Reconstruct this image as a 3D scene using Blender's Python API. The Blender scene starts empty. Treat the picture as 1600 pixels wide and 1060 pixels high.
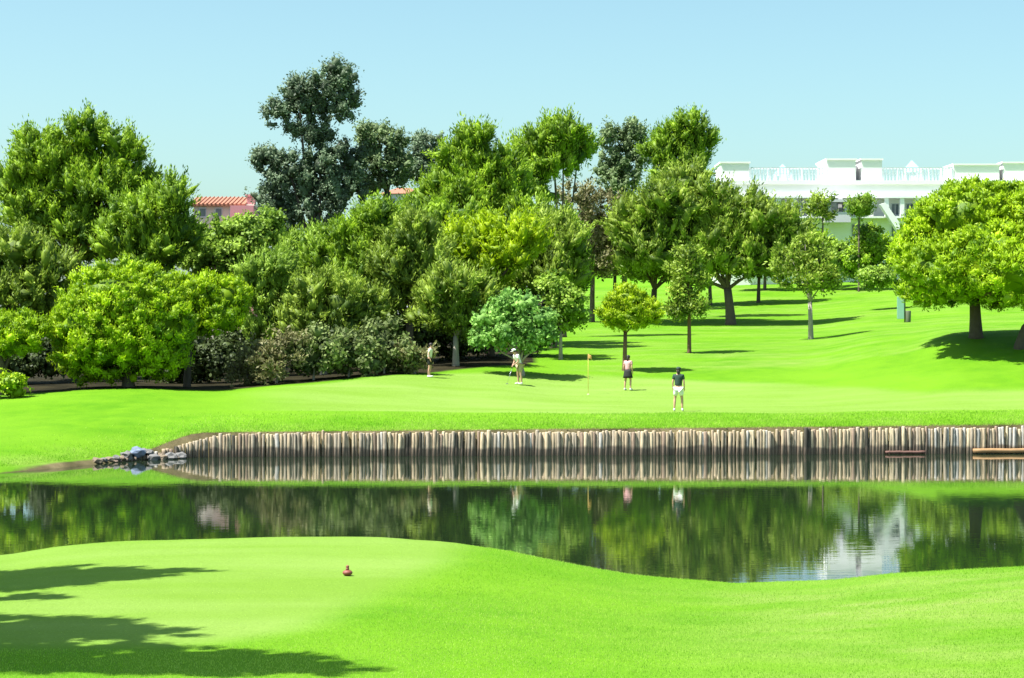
import bpy, bmesh, math, random
import numpy as np
from mathutils import Vector, noise
from mathutils.bvhtree import BVHTree

random.seed(7)
RNG = np.random.default_rng(11)
SC = bpy.context.scene
COL = SC.collection
R = math.radians

# ------------------------------------------------------------------ camera, sky, sun, exposure
CAM_Z, F, HOR = 4.8, 3200.0, 500.0
cam_d = bpy.data.cameras.new('camera')
cam_d.lens = 72.0
cam_d.sensor_width = 36.0
cam_d.shift_y = -30.0 / 1600.0
cam_d.clip_end = 9000
cam_d.clip_start = 0.5
cam = bpy.data.objects.new('camera', cam_d)
COL.objects.link(cam)
cam.location = (0, 0, CAM_Z)
cam.rotation_euler = (R(90), 0, 0)
SC.camera = cam

SUN_EL = 62.0
LIGHT_DIR = Vector((math.cos(R(SUN_EL)) * 0.95, math.cos(R(SUN_EL)) * 0.31, -math.sin(R(SUN_EL)))).normalized()
w = bpy.data.worlds.new('World')
SC.world = w
w.use_nodes = True
nt = w.node_tree
bg = nt.nodes['Background']
sky = nt.nodes.new('ShaderNodeTexSky')
sky.sky_type = 'NISHITA'
sky.sun_disc = False
sky.sun_elevation = R(SUN_EL)
sky.sun_rotation = math.atan2(-LIGHT_DIR.x, -LIGHT_DIR.y)
sky.air_density = 0.8
sky.dust_density = 1.8
sky.ozone_density = 1.5
mx = nt.nodes.new('ShaderNodeMix')
mx.data_type = 'RGBA'
mx.blend_type = 'MULTIPLY'
mx.inputs[0].default_value = 1.0
mx.inputs[7].default_value = (0.83, 1.0, 0.85, 1)
nt.links.new(sky.outputs[0], mx.inputs[6])
nt.links.new(mx.outputs[2], bg.inputs[0])
bg.inputs[1].default_value = 0.107
sun_d = bpy.data.lights.new('sun', 'SUN')
sun_d.energy = 5.0
sun_d.angle = R(0.5)
sun_d.color = (1.0, 0.975, 0.93)
sun = bpy.data.objects.new('sun', sun_d)
COL.objects.link(sun)
sun.rotation_euler = LIGHT_DIR.to_track_quat('-Z', 'Y').to_euler()
SC.view_settings.view_transform = 'Standard'
SC.view_settings.look = 'None'
SC.view_settings.exposure = 1.16
SC.view_settings.gamma = 1.0
SC.view_settings.use_curve_mapping = False
SC.cycles.max_bounces = 5
SC.cycles.diffuse_bounces = 2
SC.cycles.glossy_bounces = 3
SC.cycles.transmission_bounces = 3

# ------------------------------------------------------------------ helpers
def X_at(u, Y):
    return (u - 800.0) * Y / F

def Z_at(y, Y):
    return CAM_Z + (HOR - y) * Y / F

def tag(o, label=None, cat=None, group=None, kind=None):
    if label: o['label'] = label
    if cat: o['category'] = cat
    if group: o['group'] = group
    if kind: o['kind'] = kind
    return o

def link(name, me, mat=None, parent=None, loc=None):
    o = bpy.data.objects.new(name, me)
    COL.objects.link(o)
    if mat is not None and me is not None and len(me.materials) == 0:
        for m in (mat if isinstance(mat, (list, tuple)) else [mat]):
            me.materials.append(m)
    if parent is not None: o.parent = parent
    if loc is not None: o.location = loc
    return o

def empty(name, loc, label=None, cat=None, group=None, rz=0.0):
    o = bpy.data.objects.new(name, None)
    o.empty_display_size = 0.3
    COL.objects.link(o)
    o.location = loc
    o.rotation_euler = (0, 0, rz)
    return tag(o, label, cat, group)

def fast_mesh(name, verts, faces_n, smooth=False, tint=None):
    """verts (n,3); faces_n (m,k) integer array of k-gons"""
    me = bpy.data.meshes.new(name)
    v = np.ascontiguousarray(verts, dtype=np.float32)
    f = np.ascontiguousarray(faces_n, dtype=np.int32)
    m, k = f.shape
    me.vertices.add(len(v)); me.vertices.foreach_set('co', v.ravel())
    me.loops.add(m * k); me.loops.foreach_set('vertex_index', f.ravel())
    me.polygons.add(m)
    me.polygons.foreach_set('loop_start', np.arange(0, m * k, k, dtype=np.int32))
    me.polygons.foreach_set('loop_total', np.full(m, k, dtype=np.int32))
    if smooth: me.polygons.foreach_set('use_smooth', np.ones(m, dtype=bool))
    me.update(calc_edges=True)
    if tint is not None:
        a = me.attributes.new('tint', 'FLOAT', 'FACE')
        a.data.foreach_set('value', np.ascontiguousarray(tint, dtype=np.float32))
    return me

class MB:
    """collects simple solids into one mesh"""
    def __init__(s):
        s.bm = bmesh.new()
    def box(s, x0, x1, y0, y1, z0, z1, bevel=0.0):
        r = bmesh.ops.create_cube(s.bm, size=1.0)
        for v in r['verts']:
            v.co = Vector(((x0 + x1) / 2 + v.co.x * (x1 - x0), (y0 + y1) / 2 + v.co.y * (y1 - y0), (z0 + z1) / 2 + v.co.z * (z1 - z0)))
        if bevel > 0:
            es = list({e for v in r['verts'] for e in v.link_edges})
            bmesh.ops.bevel(s.bm, geom=es, offset=bevel, segments=2, affect='EDGES', profile=0.6)
        return s
    def tube(s, pts, radii, seg=8, cap=True):
        rings = []
        n = len(pts)
        pts = [Vector(p) for p in pts]
        for i, p in enumerate(pts):
            d = (pts[min(i + 1, n - 1)] - pts[max(i - 1, 0)])
            if d.length < 1e-6: d = Vector((0, 0, 1))
            d.normalize()
            a = Vector((0, 0, 1)) if abs(d.z) < 0.9 else Vector((1, 0, 0))
            x = d.cross(a).normalized(); y = d.cross(x).normalized()
            rings.append([s.bm.verts.new(p + (x * math.cos(t) + y * math.sin(t)) * radii[i]) for t in [2 * math.pi * k / seg for k in range(seg)]])
        for i in range(n - 1):
            for k in range(seg):
                a, b = rings[i], rings[i + 1]
                s.bm.faces.new((a[k], a[(k + 1) % seg], b[(k + 1) % seg], b[k]))
        if cap:
            s.bm.faces.new(rings[0][::-1]); s.bm.faces.new(rings[-1])
        return s
    def ellipsoid(s, c, r, sub=2, noise_amp=0.0, seed=0.0, fr=1.0):
        q = bmesh.ops.create_icosphere(s.bm, subdivisions=sub, radius=1.0)
        for v in q['verts']:
            k = 1.0
            if noise_amp:
                k += noise_amp * noise.noise(v.co * fr * 1.7 + Vector((seed, seed * 1.3, -seed)))
            v.co = Vector((c[0] + v.co.x * r[0] * k, c[1] + v.co.y * r[1] * k, c[2] + v.co.z * r[2] * k))
        return s
    def mesh(s, name, smooth=False):
        bmesh.ops.recalc_face_normals(s.bm, faces=s.bm.faces)
        me = bpy.data.meshes.new(name)
        s.bm.to_mesh(me); s.bm.free()
        if smooth:
            for p in me.polygons: p.use_smooth = True
        return me

# ------------------------------------------------------------------ materials
def mat_base(name):
    m = bpy.data.materials.new(name)
    m.use_nodes = True
    n = m.node_tree.nodes; l = m.node_tree.links
    return m, n, l, n['Principled BSDF']

def mat_plain(name, col, rough=0.7, var=0.12, scale=6.0, bump=0.0, metallic=0.0):
    m, n, l, p = mat_base(name)
    tc = n.new('ShaderNodeTexCoord')
    no = n.new('ShaderNodeTexNoise'); no.inputs['Scale'].default_value = scale; no.inputs['Detail'].default_value = 6
    l.new(tc.outputs['Object'], no.inputs['Vector'])
    cr = n.new('ShaderNodeMix'); cr.data_type = 'RGBA'
    cr.inputs[6].default_value = tuple(c * (1 - var) for c in col) + (1,)
    cr.inputs[7].default_value = tuple(min(1, c * (1 + var)) for c in col) + (1,)
    l.new(no.outputs[0], cr.inputs[0]); l.new(cr.outputs[2], p.inputs['Base Color'])
    p.inputs['Roughness'].default_value = rough
    p.inputs['Metallic'].default_value = metallic
    if bump:
        b = n.new('ShaderNodeBump'); b.inputs['Strength'].default_value = bump; b.inputs['Distance'].default_value = 0.05
        l.new(no.outputs[0], b.inputs['Height']); l.new(b.outputs[0], p.inputs['Normal'])
    return m

def mat_leaf(name, dark, light, trans=0.35, rough=0.55):
    m, n, l, p = mat_base(name)
    at = n.new('ShaderNodeAttribute'); at.attribute_name = 'tint'
    tc = n.new('ShaderNodeTexCoord')
    no = n.new('ShaderNodeTexNoise'); no.inputs['Scale'].default_value = 0.55; no.inputs['Detail'].default_value = 2
    l.new(tc.outputs['Object'], no.inputs['Vector'])
    ad = n.new('ShaderNodeMath'); ad.operation = 'MULTIPLY_ADD'; ad.inputs[1].default_value = 0.7; ad.inputs[2].default_value = -0.35
    l.new(no.outputs[0], ad.inputs[0])
    a2 = n.new('ShaderNodeMath'); a2.operation = 'ADD'; a2.use_clamp = True
    l.new(at.outputs['Fac'], a2.inputs[0]); l.new(ad.outputs[0], a2.inputs[1])
    mixc = n.new('ShaderNodeMix'); mixc.data_type = 'RGBA'
    mixc.inputs[6].default_value = tuple(dark) + (1,); mixc.inputs[7].default_value = tuple(light) + (1,)
    l.new(a2.outputs[0], mixc.inputs[0])
    l.new(mixc.outputs[2], p.inputs['Base Color'])
    p.inputs['Roughness'].default_value = rough
    p.inputs['Specular IOR Level'].default_value = 0.3
    tr = n.new('ShaderNodeBsdfTranslucent')
    l.new(mixc.outputs[2], tr.inputs['Color'])
    ms = n.new('ShaderNodeMixShader'); ms.inputs[0].default_value = trans
    l.new(p.outputs[0], ms.inputs[1]); l.new(tr.outputs[0], ms.inputs[2])
    l.new(ms.outputs[0], n['Material Output'].inputs['Surface'])
    return m

LEAF = {
    'lime':   mat_leaf('needles_lime', (0.10, 0.21, 0.005), (0.52, 0.72, 0.012), 0.34),
    'pine':   mat_leaf('needles_green', (0.05, 0.12, 0.008), (0.40, 0.60, 0.030), 0.34),
    'olive':  mat_leaf('needles_olive', (0.065, 0.12, 0.012), (0.42, 0.56, 0.060), 0.34),
    'yellow': mat_leaf('needles_yellow', (0.14, 0.25, 0.005), (0.56, 0.72, 0.010), 0.38),
    'euca':   mat_leaf('leaves_eucalyptus', (0.05, 0.075, 0.040), (0.25, 0.35, 0.19), 0.30, 0.55),
    'grey':   mat_leaf('leaves_grey_green', (0.06, 0.10, 0.040), (0.28, 0.38, 0.15), 0.30, 0.6),
    'shrub':  mat_leaf('leaves_shrub', (0.05, 0.075, 0.022), (0.25, 0.32, 0.09), 0.28, 0.65),
    'blue':   mat_leaf('leaves_blue_green', (0.07, 0.19, 0.03), (0.40, 0.66, 0.15), 0.34, 0.65),
    'brown':  mat_leaf('leaves_brown', (0.10, 0.09, 0.035), (0.36, 0.35, 0.15), 0.30),
    'soft':   mat_leaf('leaves_soft_green', (0.09, 0.18, 0.016), (0.42, 0.60, 0.07), 0.36),
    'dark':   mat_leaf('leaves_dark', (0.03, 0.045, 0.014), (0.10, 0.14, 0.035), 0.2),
}
BARK = mat_plain('bark_brown', (0.10, 0.075, 0.055), 0.9, 0.35, 5, 0.6)
BARK_PALE = mat_plain('bark_pale', (0.33, 0.29, 0.24), 0.85, 0.3, 5, 0.4)
BARK_RED = mat_plain('bark_reddish', (0.17, 0.095, 0.06), 0.9, 0.3, 5, 0.5)

# ------------------------------------------------------------------ terrain
U_COL = [-300, 0, 200, 350, 450, 600, 750, 900, 1050, 1250, 1400, 1500, 1650, 2000]
Y_ROW = [75.5, 77, 80, 84, 90, 97, 106, 120, 140, 165, 200, 260]
PX = [
 [660, 652, 634, 618, 607, 598, 590, 575, 555, 535, 515, 500],
 [655, 648, 632, 617, 608, 598, 590, 575, 555, 535, 515, 500],
 [652, 645, 624, 607, 603, 597, 588, 575, 555, 535, 515, 500],
 [650, 648, 632, 616, 606, 598, 588, 575, 555, 535, 515, 500],
 [648, 648, 633, 610, 596, 588, 580, 568, 550, 530, 510, 495],
 [646, 648, 639, 618, 587, 577, 568, 556, 538, 520, 500, 490],
 [646, 648, 642, 627, 596, 570, 556, 542, 522, 500, 480, 470],
 [646, 648, 643, 634, 611, 577, 556, 536, 520, 494, 450, 425],
 [646, 648, 643, 635, 612, 579, 552, 533, 518, 492, 446, 420],
 [646, 648, 643, 634, 606, 574, 548, 531, 517, 490, 442, 415],
 [645, 646, 641, 627, 592, 548, 524, 515, 505, 476, 438, 412],
 [644, 645, 637, 620, 574, 521, 513, 508, 498, 470, 438, 412],
 [643, 644, 636, 617, 566, 516, 510, 505, 495, 468, 438, 412],
 [643, 644, 636, 617, 566, 516, 510, 505, 495, 468, 438, 412]]
TAB = np.array([[CAM_Z - (PX[i][j] - HOR) * Y_ROW[j] / F for j in range(len(Y_ROW))] for i in range(len(U_COL))])

def shore_far(x):
    return np.interp(x, [-60, -30, -22, -18, -15.7, -14.5, -13.6, -12.6, -11.6, -10.6, 18, 60],
                        [50, 54, 58, 61.5, 64.6, 66.8, 68.6, 70.2, 71.2, 71.7, 73.6, 76.0])
EDGE_U = [-400, 0, 100, 200, 300, 450, 600, 700, 800, 900, 1000, 1150, 1300, 1400, 1600, 2000]
EDGE_Y = [880, 868, 853, 846, 843, 841, 844, 850, 863, 884, 902, 916, 911, 900, 887, 880]
EDGE_E = [.75, .72, .85, .9, .92, .92, .9, .86, .74, .6, .48, .38, .42, .52, .66, .75]

def bilerp(u, Y):
    ui = np.interp(u, U_COL, np.arange(len(U_COL)))
    yi = np.interp(Y, Y_ROW, np.arange(len(Y_ROW)))
    a = np.clip(ui.astype(int), 0, len(U_COL) - 2); b = np.clip(yi.astype(int), 0, len(Y_ROW) - 2)
    fu = ui - a; fy = yi - b
    fu = fu * fu * (3 - 2 * fu)
    return (TAB[a, b] * (1 - fu) * (1 - fy) + TAB[a + 1, b] * fu * (1 - fy) + TAB[a, b + 1] * (1 - fu) * fy + TAB[a + 1, b + 1] * fu * fy)

def axis(parts):
    out = []
    for a, b, st in parts:
        n = max(1, int(round((b - a) / st)))
        out += [a + (b - a) * i / n for i in range(n)]
    out.append(parts[-1][1])
    return np.array(out)

gx = axis([(-1500, -300, 150), (-300, -80, 12), (-80, -30, 1.5), (-30, 32, 0.33), (32, 90, 1.5), (90, 300, 12), (300, 1500, 150)])
gr = axis([(-60, 10, 3.5), (10, 20, 1.0), (20, 44, 0.28), (44, 66, 1.2), (66, 71.6, 0.5), (71.6, 72.0, 0.2), (72.0, 72.1, 0.1), (72.1, 73.0, 0.3), (73, 108, 0.4), (108, 150, 1.2), (150, 280, 5), (280, 600, 40), (600, 3600, 300)])
GX, GR = np.meshgrid(gx, gr)
sh = shore_far(GX) - 72.0
ww = np.interp(GR, [40, 66, 76, 112], [0, 1, 1, 0])
GY = GR + sh * ww
U = 800 + F * GX / np.maximum(GY, 12.0)
d = GR - 72.0            # distance behind the far shore
# far bank
e_tab = bilerp(np.clip(U, -300, 2000), np.clip(GY, 75.5, 260))
wall = np.clip((GX + 13.6) / 2.8, 0, 1); wall = wall * wall * (3 - 2 * wall)
top = np.interp(U, [200, 300, 1600], [.75, .82, .97])
e_top = top * wall + 0.03 * (1 - wall)
span = 75.5 - (72 + sh)
tt = np.clip((GY - (72 + sh)) / np.maximum(span, 0.5), 0, 1)
e75 = bilerp(np.clip(U, -300, 2000), np.full_like(GY, 75.5))
far = np.where(GY < 75.5, e_top + (e75 - e_top) * tt ** 0.9, e_tab)
far = np.where(GY > 260, e_tab * 1.0, far)
# pond bed on the water side
bed = np.where(wall > 0.5, -0.9, np.maximum(-1.2, 0.03 + d * 0.35))
bed = bed * wall + (1 - wall) * np.maximum(-1.2, 0.03 + d * 0.3)
Hf = np.where(d >= 0.05, far, bed)
# near bank
ee = np.interp(U, EDGE_U, EDGE_E)
ey = np.interp(U, EDGE_U, EDGE_Y)
Ye = F * (CAM_Z - ee) / (ey - HOR)
e22 = np.interp(U, [-400, 0, 600, 1000, 1600, 2000], [1.05, 1.02, 1.0, .95, 1.05, 1.1])
tn = np.clip((Ye - GY) / (Ye - 22.0), 0, 1)
near = ee + 0.06 + (e22 - ee) * tn + 0.16 * np.sin(np.pi * np.clip(tn, 0, 1)) * np.interp(U, [700, 1000, 1300, 1600], [0, -.6, .2, .8])
near = np.where(GY < 22, e22 + (22 - GY) / 22 * 2.0, near)
near = np.minimum(near, 3.2)
dn = GY - (Ye - 0.5)
near = near - np.where(dn > 0, 0.30 * dn ** 1.7, 0)
Hn = np.maximum(near, -1.2)
H = np.where(GR < 55, Hn, Hf)
# smooth the joins of the tables (not across the waterline step)
for it in range(10):
    S = H.copy()
    S[1:-1, 1:-1] = (H[1:-1, 1:-1] * 2 + H[:-2, 1:-1] + H[2:, 1:-1] + H[1:-1, :-2] + H[1:-1, 2:]) / 6
    m_ = ((GR > 72.4) & (GR < 400)) | ((GR < 30) & (GR > -50))
    H = np.where(m_, S, H)
fine = np.zeros_like(H)
for i in range(H.shape[0]):
    if 18 < gr[i] < 160:
        for j in range(H.shape[1]):
            x = gx[j]
            if -80 < x < 90:
                fine[i, j] = noise.noise(Vector((x * 0.22, GY[i, j] * 0.22, 0))) * 0.05 + noise.noise(Vector((x * 0.9, GY[i, j] * 0.9, 3))) * 0.010
H = H + fine * ((d > 0.3) | (GR < 40))
verts = np.stack([GX, GY, H], -1).reshape(-1, 3)
ny, nx = H.shape
idx = np.arange(ny * nx).reshape(ny, nx)
faces = np.stack([idx[:-1, :-1], idx[:-1, 1:], idx[1:, 1:], idx[1:, :-1]], -1).reshape(-1, 4)
g_me = fast_mesh('ground', verts, faces, smooth=True)

# turf zones: r = closely mown, g = bare mud, b = dry rough, a = painted shade under the thicket
def sstep(a, b, x):
    t = np.clip((x - a) / (b - a), 0, 1); return t * t * (3 - 2 * t)
wob = np.sin(GX * 0.31) * 0.7 + np.sin(GX * 0.13 + 2) * 0.9
back = np.interp(U, [300, 500, 700, 900, 1250, 1450, 1700], [82, 86.5, 92, 93, 91, 86, 84])
z_mow = sstep(78.2, 78.7, GY + 0.2 * wob) * (1 - sstep(0, 1.6, GY - back - wob)) * sstep(330, 520, U)
tee_r = np.interp(GY, [20, 23.5, 24.8, 28.3, 33, 36, 38], [-5, -3.6, -2.55, -1.75, -1.0, -0.75, -0.75])
z_tee = sstep(0.55, -0.55, GX - tee_r) * sstep(22.8, 24.0, GY) * sstep(38, 37, GY) * sstep(-9.5, -7.0, GX + (GY - 30) * 0.25)
z_mown = np.maximum(z_mow, z_tee)
z_mud = (1 - sstep(0.1, 0.9, d)) * (d > -3) * (1 - wall) * sstep(-16.5, -14.5, GX) + (1 - sstep(0.05, 0.35, np.abs(d))) * wall
z_mud = np.maximum(z_mud, (GR > 44) * (GR < 71.9) * 1.0)
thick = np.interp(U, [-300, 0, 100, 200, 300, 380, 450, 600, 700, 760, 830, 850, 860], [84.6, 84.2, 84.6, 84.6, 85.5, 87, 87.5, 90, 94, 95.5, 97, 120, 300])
z_shade = sstep(0, 1.0, GY - thick - .4 * wob) * (GY < 230) * (U < 858)  # shade below the thicket, painted as a dark ground zone
z_dry = sstep(0.5, 5, GX) * (GY < 40) * (1 - sstep(30, 35.5, GY)) + 0.8 * sstep(-13, -16, GX) * (1 - sstep(1.5, 5, d)) * (d > 0)
z_dry = z_dry + 0.5 * ((GY > 96) & (GY < 200)) * sstep(850, 950, U) * 1.0
cols = np.stack([np.clip(z_mown, 0, 1), np.clip(z_mud, 0, 1), np.clip(z_dry, 0, 1), np.clip(z_shade, 0, 1)], -1).reshape(-1, 4)
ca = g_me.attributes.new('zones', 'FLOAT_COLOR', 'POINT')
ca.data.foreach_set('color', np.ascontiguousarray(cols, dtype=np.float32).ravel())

def mat_turf():
    m, n, l, p = mat_base('turf')
    geo = n.new('ShaderNodeNewGeometry')
    at = n.new('ShaderNodeAttribute'); at.attribute_name = 'zones'
    sp = n.new('ShaderNodeSeparateColor'); l.new(at.outputs['Color'], sp.inputs[0])
    def nz(scale, det=4, vec=(1, 1, 1), rough=.55):
        mp = n.new('ShaderNodeMapping'); mp.inputs['Scale'].default_value = vec
        l.new(geo.outputs['Position'], mp.inputs[0])
        t = n.new('ShaderNodeTexNoise'); t.inputs['Scale'].default_value = scale; t.inputs['Detail'].default_value = det
        t.inputs['Roughness'].default_value = rough
        l.new(mp.outputs[0], t.inputs['Vector']); return t.outputs[0]
    def ramp(f, a, b):
        r = n.new('ShaderNodeMapRange'); r.inputs[1].default_value = a; r.inputs[2].default_value = b
        l.new(f, r.inputs[0]); return r.outputs[0]
    def mix(f, a, b):
        q = n.new('ShaderNodeMix'); q.data_type = 'RGBA'
        if isinstance(f, float): q.inputs[0].default_value = f
        else: l.new(f, q.inputs[0])
        for k, s in ((6, a), (7, b)):
            if isinstance(s, tuple): q.inputs[k].default_value = s + (1,)
            else: l.new(s, q.inputs[k])
        return q.outputs[2]
    def mul(a, b):
        q = n.new('ShaderNodeMath'); q.operation = 'MULTIPLY'; q.use_clamp = True
        l.new(a, q.inputs[0])
        if isinstance(b, float): q.inputs[1].default_value = b
        else: l.new(b, q.inputs[1])
        return q.outputs[0]
    big = nz(0.16, 4); mid = nz(0.9, 5); streak = nz(0.35, 5, (0.35, 1.4, 1)); finen = nz(28, 5, (1, 1, 1), .75)
    rough_c = mix(ramp(mid, .35, .68), (0.082, 0.225, 0.008), (0.120, 0.275, 0.010))
    rough_c = mix(ramp(big, .38, .65), rough_c, (0.135, 0.29, 0.014))
    mown_c = mix(ramp(streak, .35, .65), (0.155, 0.275, 0.034), (0.200, 0.315, 0.064))
    c = mix(sp.outputs[0], rough_c, mown_c)
    dryc = mix(ramp(mid, .3, .7), (0.15, 0.28, 0.03), (0.24, 0.29, 0.09))
    c = mix(mul(sp.outputs[2], ramp(streak, .40, .66)), c, dryc)
    mud = mix(ramp(mid, .35, .65), (0.07, 0.06, 0.03), (0.19, 0.155, 0.085))
    edge = n.new('ShaderNodeMath'); edge.operation = 'MULTIPLY_ADD'; edge.inputs[1].default_value = 2.2
    sub = n.new('ShaderNodeMath'); sub.operation = 'SUBTRACT'; sub.inputs[1].default_value = 0.95
    l.new(nz(2.2, 5), sub.inputs[0])
    l.new(sp.outputs[1], edge.inputs[0]); l.new(sub.outputs[0], edge.inputs[2]); edge.use_clamp = True
    c = mix(edge.outputs[0], c, mud)
    shade_c = mix(ramp(mid, .35, .65), (0.013, 0.012, 0.007), (0.038, 0.032, 0.017))  # near-black tone that paints the thicket's shade on the ground
    c = mix(at.outputs['Alpha'], c, shade_c)
    c2 = n.new('ShaderNodeMix'); c2.data_type = 'RGBA'; c2.blend_type = 'MULTIPLY'; c2.inputs[0].default_value = 1.0
    l.new(c, c2.inputs[6])
    v = mix(ramp(finen, .3, .7), (0.72, 0.76, 0.62), (1.08, 1.06, 1.1))
    l.new(v, c2.inputs[7])
    l.new(c2.outputs[2], p.inputs['Base Color'])
    p.inputs['Roughness'].default_value = 0.85
    p.inputs['Specular IOR Level'].default_value = 0.05
    b = n.new('ShaderNodeBump'); b.inputs['Strength'].default_value = 0.55; b.inputs['Distance'].default_value = 0.035
    l.new(finen, b.inputs['Height'])
    b2 = n.new('ShaderNodeBump'); b2.inputs['Strength'].default_value = 0.5; b2.inputs['Distance'].default_value = 0.10
    l.new(mid, b2.inputs['Height']); l.new(b.outputs[0], b2.inputs['Normal'])
    l.new(b2.outputs[0], p.inputs['Normal'])
    return m
TURF = mat_turf()
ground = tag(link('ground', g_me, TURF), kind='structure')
bvh = BVHTree.FromPolygons([tuple(v) for v in verts.tolist()], faces.tolist())
def gz(x, y):
    h = bvh.ray_cast(Vector((x, y, 60)), Vector((0, 0, -1)))
    return h[0].z if h[0] is not None else 2.0

# water
def mat_water():
    m, n, l, p = mat_base('pond_water')
    p.inputs['Base Color'].default_value = (0.012, 0.022, 0.010, 1)
    p.inputs['Roughness'].default_value = 0.015
    p.inputs['IOR'].default_value = 1.85
    p.inputs['Specular IOR Level'].default_value = 0.6
    geo = n.new('ShaderNodeNewGeometry')
    mp = n.new('ShaderNodeMapping'); mp.inputs['Scale'].default_value = (0.8, 2.6, 1)
    l.new(geo.outputs['Position'], mp.inputs[0])
    t = n.new('ShaderNodeTexNoise'); t.inputs['Scale'].default_value = 1.6; t.inputs['Detail'].default_value = 3
    l.new(mp.outputs[0], t.inputs['Vector'])
    b = n.new('ShaderNodeBump'); b.inputs['Strength'].default_value = 0.09; b.inputs['Distance'].default_value = 0.012
    l.new(t.outputs[0], b.inputs['Height']); l.new(b.outputs[0], p.inputs['Normal'])
    return m
wx = np.linspace(-70, 70, 15); wy = np.linspace(30, 80, 11)
WX, WY = np.meshgrid(wx, wy)
wi = np.arange(WX.size).reshape(WX.shape)
w_me = fast_mesh('pond_water', np.stack([WX, WY, np.zeros_like(WX)], -1).reshape(-1, 3),
                 np.stack([wi[:-1, :-1], wi[:-1, 1:], wi[1:, 1:], wi[1:, :-1]], -1).reshape(-1, 4), True)
tag(link('water', w_me, mat_water()), kind='structure')

# ------------------------------------------------------------------ trees
NTRI = 0
ICOS = {}
def ico(n):
    if n not in ICOS:
        b = bmesh.new(); bmesh.ops.create_icosphere(b, subdivisions=n, radius=1.0)
        b.verts.ensure_lookup_table()
        ICOS[n] = (np.array([v.co[:] for v in b.verts]), np.array([[v.index for v in f.verts] for f in b.faces])); b.free()
    return ICOS[n]

STYLE = {  # spray radius, leaves per spray, leaf length and width, up bias, flatness, inner core, density, share kept underneath
    'stone':  dict(st=1.25, rag=0, pr=0.40, n=46, ll=0.20, lw=0.070, up=0.75, flat=0.75, core=0.66, pc=.55, cover=1.4, low=0.55),
    'aleppo': dict(st=1.90, rag=5, pr=0.50, n=56, ll=0.24, lw=0.068, up=0.50, flat=0.9, core=0.54, pc=.52, cover=1.08, low=0.75),
    'euca':   dict(st=1.35, rag=4, pr=0.50, n=42, ll=0.20, lw=0.095, up=-0.35, flat=0.95, core=0.36, pc=.46, cover=1.12, low=0.9),
    'broad':  dict(st=1.10, rag=2, pr=0.52, n=54, ll=0.20, lw=0.15, up=0.1, flat=0.85, core=0.48, pc=.5, cover=1.2, low=0.9),
    'sparse': dict(st=1.50, rag=3, pr=0.45, n=44, ll=0.22, lw=0.10, up=0.2, flat=0.9, core=0.0, pc=.3, cover=1.0, low=0.8),
}
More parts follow.
